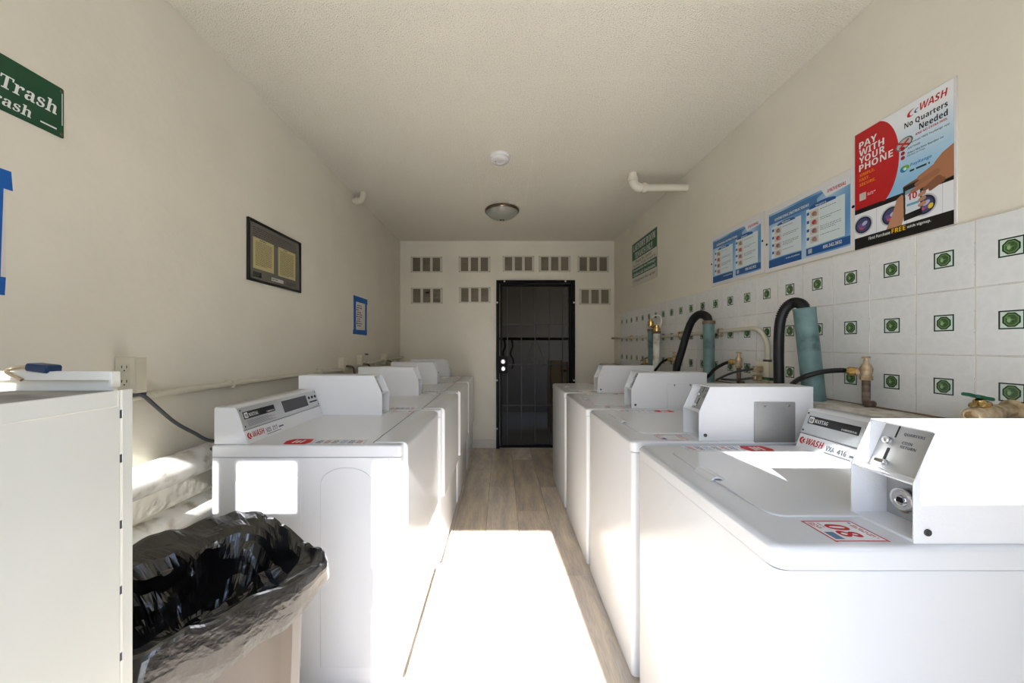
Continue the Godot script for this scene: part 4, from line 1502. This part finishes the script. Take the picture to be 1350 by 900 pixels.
	print_on("red_lettering", [["AND NO EXTRA FEES.", X.call(0.66, 0.735, 0.28, 0.016)], ["10", X.call(0.585, 0.27, 0.09, 0.05)]], sans_bold, up, mats.red_ink, t)
	print_on("steps_lettering", [["Download FREE PayRange app", X.call(0.585, 0.69, 0.37, 0.018)], ["Add Funds", X.call(0.585, 0.658, 0.12, 0.017)], ["Select Machine Number on", X.call(0.585, 0.622, 0.32, 0.016)], ["Device to Pay!", X.call(0.585, 0.6, 0.16, 0.016)]], sans, up, mats.ink, t)
	print_on("app_lettering", [["PayRange", X.call(0.61, 0.515, 0.2, 0.028)]], sans_bold, up, mat(Color(0.12, 0.45, 0.7), 0.6), t, 0.15)
	print_on("footer_lettering", [["First Purchase", X.call(0.17, 0.055, 0.24, 0.026)], ["with signup.", X.call(0.58, 0.055, 0.22, 0.026)]], sans_bold, up, mats.white_ink, t)
	print_on("yellow_lettering", [["FREE", X.call(0.425, 0.055, 0.14, 0.034)]], sans_bold, up, mats.yellow_ink, t)


func instruction_print() -> StandardMaterial3D:
	var p := Pic.new(860, 550, Color(0.7, 0.8, 0.87))
	for y in 550:
		for x in range(0, 860, 10):
			var f := clampf(sin(x * 0.011 + y * 0.006) * 0.5 + 0.5, 0.0, 1.0)
			p.rect(x, y, 10, 1, Color(0.34, 0.55, 0.74).lerp(Color(0.76, 0.84, 0.89), f * 0.7 + 0.15 * (float(y) / 550)))
	var deep := Color(0.1, 0.31, 0.56)
	p.poly([Vector2(0, 60), Vector2(60, 60), Vector2(560, 60), Vector2(640, 20), Vector2(0, 20)], Color(0.3, 0.48, 0.66))
	p.rect(0, 20, 560, 90, Color(0.25, 0.44, 0.63))
	p.poly([Vector2(600, 0), Vector2(860, 0), Vector2(860, 60), Vector2(650, 80)], Color(0.85, 0.87, 0.88))
	p.rect(36, 140, 360, 320, Color(0.82, 0.86, 0.87))
	p.rect(450, 120, 365, 340, Color(0.82, 0.87, 0.87))
	p.ell(220, 146, 110, 26, deep)
	p.ell(610, 118, 130, 30, deep)
	p.rect(60, 150, 330, 24, Color(0.82, 0.86, 0.87))
	p.rect(460, 128, 350, 24, Color(0.82, 0.87, 0.87))
	p.rect(0, 470, 400, 80, deep)
	p.rect(450, 470, 410, 66, deep)
	p.rect(470, 480, 40, 40, Color(0.7, 0.72, 0.74))
	for k in 4:
		for s in [[44, 165], [456, 148]]:
			var y: int = s[1] + k * 75
			p.rect(s[0], y, 26, 26, deep)
			p.rect(s[0] + 36, y, 84, 62, Color(0.78, 0.75, 0.72))
			p.ell(s[0] + 76, y + 30, 24, 20, [Color(0.55, 0.45, 0.3), Color(0.75, 0.18, 0.2), Color(0.5, 0.35, 0.36), Color(0.6, 0.48, 0.45)][k])
			p.ell(s[0] + 92, y + 40, 12, 16, Color(0.62, 0.5, 0.46))
			p.words(s[0] + 136, y + 10, 190, 1 + (k % 3), 15, 5, Color(0.42, 0.47, 0.52), rng)
	return printed(p.tex(), 0.3)


func payment_print() -> StandardMaterial3D:
	var p := Pic.new(620, 900, Color(0.9, 0.92, 0.94))
	for y in 900:
		p.rect(0, y, 620, 1, Color(0.92, 0.93, 0.94).lerp(Color(0.55, 0.75, 0.88), clampf((y - 100.0) / 420.0, 0.0, 1.0)))
	var wht := Color(0.9, 0.905, 0.91)
	p.rect(0, 590, 620, 310, wht)
	# row of front-load machines
	p.rect(0, 590, 620, 36, Color(0.07, 0.07, 0.075))
	for k in 3:
		var cx := 64.0 + 200.0 * k
		p.rect(cx + 98, 626, 2, 190, Color(0.7, 0.71, 0.72))
		p.ell(cx, 722, 72, 72, Color(0.75, 0.76, 0.78))
		p.ell(cx, 722, 62, 62, Color(0.1, 0.12, 0.2))
		p.ell(cx, 722, 50, 50, Color(0.25, 0.27, 0.42))
		p.ell(cx - 8, 730, 34, 20, Color(0.42, 0.32, 0.55), 0.4)
		p.ell(cx + 12, 712, 22, 14, Color(0.7, 0.72, 0.8), -0.5)
		p.ell(cx - 14, 746, 16, 9, Color(0.8, 0.3, 0.35), 0.2)
	p.ell(500, 740, 14, 18, Color(0.9, 0.78, 0.2), 0.4)
	p.rect(0, 812, 620, 88, Color(0.07, 0.065, 0.06))
	# red shape with an arched right side
	var arc := [Vector2(0, 0), Vector2(230, 0)]
	for i in 25:
		var a := -PI / 2 + PI * i / 24 * 0.86
		arc.append(Vector2(150 + cos(a) * 165, 310 + sin(a) * 318))
	arc.append(Vector2(190, 590))
	arc.append(Vector2(0, 590))
	p.poly(arc, Color(0.74, 0.08, 0.11))
	p.rect(36, 474, 50, 56, Color(0.78, 0.74, 0.72))
	p.words(96, 490, 60, 2, 12, 6, Color(0.9, 0.8, 0.8), rng)
	# struck-out coin
	p.ell(345, 255, 56, 38, Color(0.38, 0.38, 0.38), -0.35)
	p.ell(345, 255, 47, 31, Color(0.7, 0.7, 0.7), -0.35)
	p.band(Vector2(312, 240), Vector2(378, 272), 6, 6, Color(0.75, 0.15, 0.16))
	p.band(Vector2(320, 276), Vector2(370, 236), 6, 6, Color(0.75, 0.15, 0.16))
	for k in 3:
		p.ell(338, 286 + k * 32, 13, 13, Color(0.62, 0.08, 0.12))
	p.ell(392, 70, 30, 20, Color(0.74, 0.08, 0.12), -0.5)
	p.ell(404, 68, 26, 17, Color(0.9, 0.92, 0.94), -0.5)
	p.ell(424, 72, 18, 13, Color(0.2, 0.25, 0.5), -0.5)
	p.ell(431, 71, 16, 11, Color(0.9, 0.92, 0.94), -0.5)
	# app mark
	p.ell(345, 430, 24, 22, Color(0.1, 0.45, 0.7))
	p.ell(356, 424, 22, 16, Color(0.45, 0.68, 0.2))
	p.ell(352, 432, 10, 10, Color(0.8, 0.9, 0.95))
	p.words(380, 454, 130, 1, 10, 12, Color(0.12, 0.14, 0.16), rng)
	# hand holding a phone, another hand tapping it
	var skin := Color(0.66, 0.45, 0.32)
	var dim := Color(0.52, 0.34, 0.24)
	p.poly([Vector2(230, 812), Vector2(270, 720), Vector2(300, 620), Vector2(332, 600), Vector2(360, 640), Vector2(352, 740), Vector2(330, 812)], Color(0.72, 0.52, 0.4))
	p.band(Vector2(440, 540), Vector2(350, 560), 15, 12, dim)
	p.poly([Vector2(340, 556), Vector2(448, 544), Vector2(452, 780), Vector2(344, 790)], Color(0.06, 0.06, 0.065))
	p.poly([Vector2(352, 586), Vector2(440, 578), Vector2(442, 736), Vector2(354, 746)], Color(0.85, 0.88, 0.9))
	p.poly([Vector2(352, 586), Vector2(440, 578), Vector2(440, 606), Vector2(352, 614)], Color(0.5, 0.62, 0.72))
	p.rect(362, 680, 72, 16, Color(0.4, 0.62, 0.75))
	for k in 3:
		p.band(Vector2(462, 640 + k * 34), Vector2(440, 646 + k * 34), 13, 12, Color(0.72, 0.52, 0.4))
	p.poly([Vector2(620, 400), Vector2(560, 430), Vector2(520, 470), Vector2(500, 540), Vector2(540, 610), Vector2(620, 600)], skin)
	p.band(Vector2(540, 560), Vector2(396, 606), 26, 13, skin)
	p.band(Vector2(530, 500), Vector2(440, 530), 24, 16, skin)
	p.band(Vector2(540, 585), Vector2(470, 618), 22, 14, dim)
	p.band(Vector2(560, 600), Vector2(500, 632), 18, 12, dim)
	p.band(Vector2(530, 535), Vector2(420, 566), 20, 12, Color(0.6, 0.4, 0.28))
	return printed(p.tex(), 0.3)


# ---------- plumbing above the right-hand washers ----------
func angle_valve(label: String, at: Vector3, base_y: float, hose: Array, hose_label: String) -> void:
	var t := thing("angle_valve", label, "valve", Vector3(at.x, base_y, at.z))
	var h := at.y - base_y
	var b := MB.new()
	b.tube([Vector3(0.03, 0.012, -0.004), Vector3(0.0, 0.012, 0.0), Vector3(0.0, 0.02, 0.0), Vector3(0.0, h - 0.02, 0.0)], 0.0115, 12)
	obj("riser_pipe", b, mats.rust, t)
	b = MB.new()
	b.prism(MB.circle(0.019, 6), h - 0.03, h - 0.012, Transform3D(Basis(Vector3.RIGHT, Vector3(0, 0, -1), Vector3.UP), Vector3.ZERO), 0.003)
	obj("hex_nut", b, mats.old_brass, t)
	b = MB.new()
	b.lathe([Vector2(0.0, h - 0.02), Vector2(0.013, h - 0.018), Vector2(0.017, h - 0.005), Vector2(0.019, h + 0.012), Vector2(0.014, h + 0.024), Vector2(0.008, h + 0.034), Vector2(0.006, h + 0.05), Vector2(0.0, h + 0.05)], 16)
	b.lathe([Vector2(0.012, 0.0), Vector2(0.012, 0.03), Vector2(0.0, 0.03)], 14, axis_to(Vector3(-0.45, 0.0, -0.9), Vector3(0, h, 0)))
	obj("valve_body", b, mats.old_brass, t)
	b = MB.new()
	b.box(Vector3(-0.016, h + 0.049, -0.003), Vector3(0.016, h + 0.057, 0.003), 0.002)
	obj("valve_key", b, mats.old_brass, t)
	b = MB.new()
	b.lathe([Vector2(0.0, 0.025), Vector2(0.015, 0.025), Vector2(0.0165, 0.03), Vector2(0.0165, 0.045), Vector2(0.015, 0.05), Vector2(0.0, 0.05)], 14, axis_to(Vector3(-0.45, 0.0, -0.9), Vector3(0, h, 0)))
	obj("coupling", b, mats.brass, t)
	b = MB.new()
	var start := at + Vector3(-0.45, 0, -0.9).normalized() * 0.05
	b.tube(smooth_path([start] + hose), 0.0095, 10)
	tag(obj("fill_hose", b, mats.rubber), hose_label, "hose", "black fill hoses")


func ribbed(pts: Array, r: float, rib_from: float, rib_to: float) -> MB:
	var path := smooth_path(pts, 24)
	var rad := []
	for i in path.size():
		var f := float(i) / (path.size() - 1)
		rad.append(r + ((0.0022 if i % 4 < 2 else -0.0012) if f > rib_from and f < rib_to else 0.0))
	var b := MB.new()
	b.tube(path, rad, 16)
	return b


func standpipe(label: String, foot: Vector3, top: Vector3, r: float, m: Material) -> Node3D:
	var t := thing("standpipe", label, "standpipe", foot)
	var dir := top - foot
	var l := dir.length()
	var b := MB.new()
	b.lathe([Vector2(r + 0.001, 0.0), Vector2(r + 0.001, 0.01), Vector2(r, 0.02), Vector2(r, l), Vector2(r - 0.005, l), Vector2(r - 0.005, l - 0.1), Vector2(0.0, l - 0.1)], 24, axis_to(dir, Vector3.ZERO))
	obj("pipe", b, m, t)
	b = MB.new()
	b.lathe([Vector2(r + 0.003, l - 0.02), Vector2(r + 0.004, l - 0.008), Vector2(r + 0.002, l + 0.001), Vector2(r - 0.006, l + 0.001)], 24, axis_to(dir, Vector3.ZERO)) if r < 0.035 else b.lathe([Vector2(r + 0.0006, l - 0.012), Vector2(r + 0.0008, l + 0.0008), Vector2(r - 0.006, l + 0.0008)], 24, axis_to(dir, Vector3.ZERO))
	obj("top_rim", b, mats.rust if r < 0.035 else m, t)
	return t


func right_plumbing() -> void:
	var L := 1.035
	standpipe("thick leaning teal standpipe with a black ribbed hose, nearest the camera", Vector3(1.28, L, -1.457), Vector3(1.2395, 1.412, -1.46), 0.037, mats.teal)
	standpipe("teal upright standpipe in the middle of the tiled wall, brown collar on top", Vector3(1.28, L, -2.2), Vector3(1.28, 1.41, -2.2), 0.032, mats.teal)
	standpipe("slim teal standpipe farthest along the tiled wall, beside a white one", Vector3(1.3, L, -3.09), Vector3(1.28, 1.4, -3.06), 0.023, mats.teal)
	standpipe("slim white standpipe far along the tiled wall, brass fitting on its top", Vector3(1.28, L, -2.95), Vector3(1.285, 1.375, -2.95), 0.027, mats.pipe_white)
	var o := obj("drain_hose", ribbed([Vector3(1.225, 1.0, -1.575), Vector3(1.222, 1.12, -1.57), P(1026.5, 470, 1.565), P(1027, 440, 1.555), P(1029.5, 420, 1.545), P(1036, 406, 1.53), P(1046, 399, 1.505), P(1056, 401, 1.475), P(1061, 409, 1.462), Vector3(1.243, 1.37, -1.46)], 0.0195, 0.45, 0.85), mats.rubber)
	tag(o, "thick black ribbed drain hose arching into the nearest leaning teal standpipe", "hose", "drain hoses in the standpipes")
	o = obj("drain_hose", ribbed([Vector3(1.21, 1.0, -2.47), P(892, 486, 2.465), P(899, 462, 2.43), P(906, 438, 2.39), P(913, 422, 2.34), P(922, 414.5, 2.28), P(931, 417, 2.23), P(934.5, 425, 2.205), Vector3(1.28, 1.36, -2.2)], 0.0235, 0.5, 0.8), mats.rubber)
	tag(o, "black drain hose arching into the upright teal standpipe in the middle", "hose", "drain hoses in the standpipes")
	# brass fitting and loop on the far white pipe
	var t := thing("brass_fitting", "brass hose fitting with a small pale loop on top of the far white standpipe", "fitting", Vector3(1.285, 1.376, -2.95))
	var b := MB.new()
	b.lathe([Vector2(0.0, 0.0), Vector2(0.03, 0.0), Vector2(0.03, 0.025), Vector2(0.02, 0.03), Vector2(0.02, 0.05), Vector2(0.0, 0.05)], 14)
	b.tube([Vector3(0, 0.035, 0), Vector3(-0.01, 0.04, -0.05), Vector3(-0.012, 0.05, -0.09)], 0.011, 10)
	obj("fitting_body", b, mats.brass, t)
	b = MB.new()
	b.lathe([Vector2(0.0, -0.02), Vector2(0.024, -0.02), Vector2(0.024, 0.02), Vector2(0.012, 0.026), Vector2(0.01, 0.05), Vector2(0.0, 0.05)], 14, Transform3D(Basis(), Vector3(-0.012, 0.065, -0.09)))
	obj("fitting_cap", b, mats.brass, t)
	b = MB.new()
	b.tube(smooth_path([Vector3(-0.012, 0.11, -0.09), Vector3(0.01, 0.135, -0.06), Vector3(0.035, 0.125, -0.02), Vector3(0.04, 0.08, 0.0), Vector3(0.025, 0.03, 0.0)]), 0.006, 8)
	obj("loop_hose", b, mats.pipe_white, t)
	# conduit on the tiles
	t = thing("tile_conduit", "white conduit along the tiled wall bending down to an outlet box", "conduit", Vector3(1.362, 1.34, -2.0))
	b = MB.new()
	var pts := [Vector3(0, 0.008, -2.385), Vector3(0, 0.0, -1.8), Vector3(0, -0.008, -1.0), Vector3(0, 0.0, -0.55), Vector3(0, 0.008, -0.15), Vector3(0, 0.012, 0.06)]
	for i in range(1, 9):
		var a := PI / 2 * i / 8
		pts.append(Vector3(0, 0.012 - 0.115 + cos(a) * 0.115, 0.06 + sin(a) * 0.115))
	pts.append(Vector3(0, -0.165, 0.175))
	b.tube(pts, 0.0115, 12)
	obj("pipe", b, mats.conduit, t)
	for q in [-1.75, -1.2, -0.72, -0.68, -0.22]:
		b = MB.new()
		b.box(Vector3(-0.013, -0.025, q - 0.008), Vector3(0.016, 0.025, q + 0.008), 0.003)
		obj("strap", b, mats.old_brass, t)
	t = thing("tile_outlet_box", "pale outlet box on the tiles where the white conduit comes down", "outlet box", Vector3(1.378, 1.118, -1.81))
	b = MB.new()
	b.box(Vector3(-0.05, -0.06, -0.04), Vector3(0.0, 0.057, 0.04), 0.003)
	obj("box", b, mats.plate, t)
	b = MB.new()
	b.box(Vector3(-0.055, -0.063, -0.043), Vector3(-0.05, 0.06, 0.043), 0.002)
	obj("cover_plate", b, mats.plate, t)
	b = MB.new()
	b.lathe([Vector2(0.0, 0.0), Vector2(0.019, 0.0), Vector2(0.019, 0.012), Vector2(0.0, 0.012)], 12, Transform3D(Basis(), Vector3(-0.016, 0.057, -0.015)))
	obj("conduit_nut", b, mats.bolt, t)
	for k in 2:
		var y := 1.14 - 0.045 * k
		t = thing("grey_plug", ["upper grey plug and cord in the outlet box on the tiles", "lower grey plug and cord in the outlet box on the tiles"][k], "plug", Vector3(1.322, y, -1.81), "grey plugs in the outlet box on the tiles")
		b = MB.new()
		b.box(Vector3(-0.045, -0.016, -0.016), Vector3(0.0, 0.014, 0.016), 0.006)
		obj("plug_body", b, mats.old_brass, t)
		b = MB.new()
		b.tube(smooth_path([Vector3(-0.04, 0, 0), Vector3(-0.06, -0.006, -0.02), Vector3(-0.055, -0.02, -0.1), Vector3(-0.045 + 0.02 * k, -0.045 + 0.015 * k, -0.2), Vector3(-0.05 + 0.03 * k, -0.085 + 0.05 * k, -0.3)]), 0.006, 8)
		obj("plug_cord", b, mats.cord, t)
	angle_valve("aged brass angle valve on a rusty riser, between the leaning standpipe and the spigot", Vector3(1.325, 1.163, -1.295), L, [P(1108, 488, 1.36), P(1084, 490, 1.365), P(1062, 496, 1.385), P(1047, 504, 1.46), Vector3(1.21, 1.06, -1.52)], "black fill hose from the angle valve beside the leaning standpipe")
	angle_valve("aged brass angle valve on a rusty riser, under the bend of the white conduit", Vector3(1.33, 1.165, -1.997), L, [P(955, 479, 2.08), P(943, 486, 2.12), P(932, 497, 2.16), Vector3(1.21, 1.06, -2.2)], "black fill hose from the angle valve under the white conduit")
	angle_valve("aged brass valve with a wheel, between the middle and the far standpipes", Vector3(1.33, 1.15, -2.74), L, [P(880, 473.5, 2.81), P(873, 477, 2.84), P(868, 483, 2.86), Vector3(1.235, 1.05, -2.88)], "black fill hose between the middle and the far standpipes")
	t = thing("valve_wheel", "pale cross wheel on the valve between the middle and far standpipes", "valve wheel", Vector3(1.33, 1.209, -2.74))
	b = MB.new()
	b.box(Vector3(-0.04, 0.0, -0.006), Vector3(0.04, 0.008, 0.006), 0.003)
	b.box(Vector3(-0.006, 0.0, -0.04), Vector3(0.006, 0.008, 0.04), 0.003)
	b.lathe([Vector2(0.008, -0.001), Vector2(0.01, 0.009), Vector2(0.0, 0.012)], 10)
	obj("wheel", b, mats.pipe_white, t)
	# far brass bib
	t = thing("brass_spigot", "brass spigot with a cross handle, farthest along the tiled wall", "spigot", Vector3(1.3, L, -3.24))
	b = MB.new()
	b.tube([Vector3(0.075, 0.05, 0), Vector3(0.0, 0.05, 0), Vector3(-0.03, 0.04, 0), Vector3(-0.05, 0.02, 0)], 0.016, 10)
	b.tube([Vector3(0.0, 0.05, 0), Vector3(0.0, 0.1, 0)], 0.012, 10)
	obj("spigot_body", b, mats.brass, t)
	b = MB.new()
	b.tube([Vector3(-0.035, 0.085, 0.0), Vector3(0.03, 0.115, 0.0)], 0.006, 8)
	obj("cross_handle", b, mats.rust, t)
	# near spigot with the green handle
	t = thing("garden_spigot", "brass spigot with a green handle on the tiles, behind the nearest coin box", "spigot", Vector3(1.378, 1.084, -0.962))
	b = MB.new()
	b.lathe([Vector2(0.0, 0.0), Vector2(0.03, 0.0), Vector2(0.026, 0.004), Vector2(0.0165, 0.006), Vector2(0.0165, 0.045), Vector2(0.013, 0.05)], 18, axis_to(Vector3.LEFT, Vector3.ZERO))
	obj("wall_nipple", b, mats.old_brass, t)
	b = MB.new()
	b.lathe([Vector2(0.013, 0.045), Vector2(0.019, 0.05), Vector2(0.022, 0.065), Vector2(0.024, 0.08), Vector2(0.021, 0.092), Vector2(0.017, 0.1), Vector2(0.021, 0.103), Vector2(0.021, 0.125), Vector2(0.017, 0.128), Vector2(0.014, 0.128), Vector2(0.013, 0.11), Vector2(0.0, 0.11)], 20, axis_to(Vector3(-1, -0.1, 0.1), Vector3.ZERO))
	obj("spigot_body", b, mats.old_brass, t)
	b = MB.new()
	b.lathe([Vector2(0.013, 0.01), Vector2(0.017, 0.014), Vector2(0.021, 0.021), Vector2(0.02, 0.027), Vector2(0.013, 0.03), Vector2(0.01, 0.038), Vector2(0.0, 0.038)], 8, axis_to(Vector3(-0.35, 1, 0), Vector3(-0.078, -0.006, 0)))
	obj("bonnet", b, mats.brass, t)
	b = MB.new()
	var hx := Transform3D(Basis(Vector3(0, 0, 1), -0.2), Vector3(-0.092, 0.037, 0))
	b.prism(PackedVector2Array([Vector2(-0.036, -0.008), Vector2(-0.03, -0.01), Vector2(-0.012, -0.005), Vector2(-0.008, -0.011), Vector2(0.008, -0.011), Vector2(0.012, -0.005), Vector2(0.03, -0.01), Vector2(0.036, -0.008), Vector2(0.036, 0.008), Vector2(0.03, 0.01), Vector2(0.012, 0.005), Vector2(0.008, 0.011), Vector2(-0.008, 0.011), Vector2(-0.012, 0.005), Vector2(-0.03, 0.01), Vector2(-0.036, 0.008)]), -0.004, 0.005, hx * Transform3D(Basis(Vector3.RIGHT, Vector3(0, 0, -1), Vector3.UP), Vector3.ZERO), 0.002)
	obj("green_handle", b, mats.green, t)
	# small green handled shut-off in the clutter behind the second washer
	t = thing("shutoff_valve", "small green handled shut-off valve behind the second washer's coin box", "valve", Vector3(1.3, L, -1.74))
	b = MB.new()
	b.tube([Vector3(0.07, 0.03, 0), Vector3(0.0, 0.03, 0), Vector3(-0.04, 0.03, 0)], 0.012, 10)
	b.tube([Vector3(0.0, 0.03, 0), Vector3(0.0, 0.06, 0)], 0.009, 10)
	obj("valve_body", b, mats.old_brass, t)
	b = MB.new()
	b.box(Vector3(-0.012, 0.055, -0.03), Vector3(0.012, 0.068, 0.03), 0.005)
	obj("green_handle", b, mats.green, t)


# ---------- ceiling ----------
func ceiling_things() -> void:
	var t := thing("smoke_detector", "round white smoke detector on the ceiling", "smoke detector", Vector3(-0.01, ROOM_H, -2.42))
	var f := Transform3D(Basis(Vector3.RIGHT, Vector3.DOWN, Vector3(0, 0, -1)), Vector3.ZERO)
	var b := MB.new()
	b.lathe([Vector2(0.07, 0.0), Vector2(0.07, 0.012), Vector2(0.066, 0.016), Vector2(0.0, 0.016)], 32, f)
	obj("base", b, mats.plastic_white, t)
	b = MB.new()
	b.lathe([Vector2(0.062, 0.016), Vector2(0.062, 0.03), Vector2(0.055, 0.038), Vector2(0.03, 0.04), Vector2(0.028, 0.037), Vector2(0.0, 0.037)], 32, f)
	obj("cover", b, mats.plastic_white, t)
	b = MB.new()
	b.prism(MB.circle(0.004, 8), 0.0, 0.003, Transform3D(Basis(Vector3.RIGHT, Vector3(0, 0, 1), Vector3.DOWN), Vector3(-0.03, -0.038, 0.01)))
	obj("indicator", b, mats.seam, t)
	t = thing("ceiling_light", "dome ceiling light with bronze rim and frosted glass, switched off", "ceiling light", Vector3(0.006, ROOM_H, -3.36))
	b = MB.new()
	b.lathe([Vector2(0.11, 0.0), Vector2(0.152, 0.004), Vector2(0.162, 0.014), Vector2(0.162, 0.024), Vector2(0.154, 0.032), Vector2(0.146, 0.03)], 40, f)
	obj("rim", b, mat(Color(0.42, 0.35, 0.29), 0.3, 0.85), t)
	b = MB.new()
	b.lathe([Vector2(0.15, 0.028), Vector2(0.142, 0.045), Vector2(0.12, 0.066), Vector2(0.09, 0.083), Vector2(0.05, 0.095), Vector2(0.0, 0.099)], 40, f)
	obj("glass_bowl", b, mat(Color(0.6, 0.6, 0.56), 0.3), t)
	for q in [-0.012, 0.012]:
		b = MB.new()
		b.lathe([Vector2(0.008, 0.096), Vector2(0.008, 0.104), Vector2(0.004, 0.11), Vector2(0.0, 0.112)], 12, f.translated_local(Vector3(q, 0, 0)))
		obj("finial", b, mats.bolt, t)
	# drain pipe from ceiling to right wall
	t = thing("ceiling_pipe", "white painted pipe with an elbow from the ceiling into the right wall", "pipe", Vector3(ROOM_R, 2.437, -2.665))
	b = MB.new()
	b.tube([Vector3(0.0, 0.0, 0.0), Vector3(-0.33, 0.0, 0.0)], 0.026, 18)
	b.tube(smooth_path([Vector3(-0.33, 0.0, 0.0), Vector3(-0.36, 0.003, 0.0), Vector3(-0.39, 0.022, 0.0), Vector3(-0.405, 0.06, 0.0), Vector3(-0.405, 0.1055, 0.0)]), 0.032, 18)
	obj("pipe", b, mats.pipe_cream, t)
	for q in [[Vector3(-0.325, 0, 0), Vector3.LEFT], [Vector3(-0.405, 0.06, 0), Vector3.UP]]:
		b = MB.new()
		b.lathe([Vector2(0.026, -0.014), Vector2(0.037, -0.014), Vector2(0.038, 0.0), Vector2(0.037, 0.014), Vector2(0.026, 0.014)], 18, axis_to(q[1], q[0]))
		obj("collar", b, mats.pipe_cream, t)
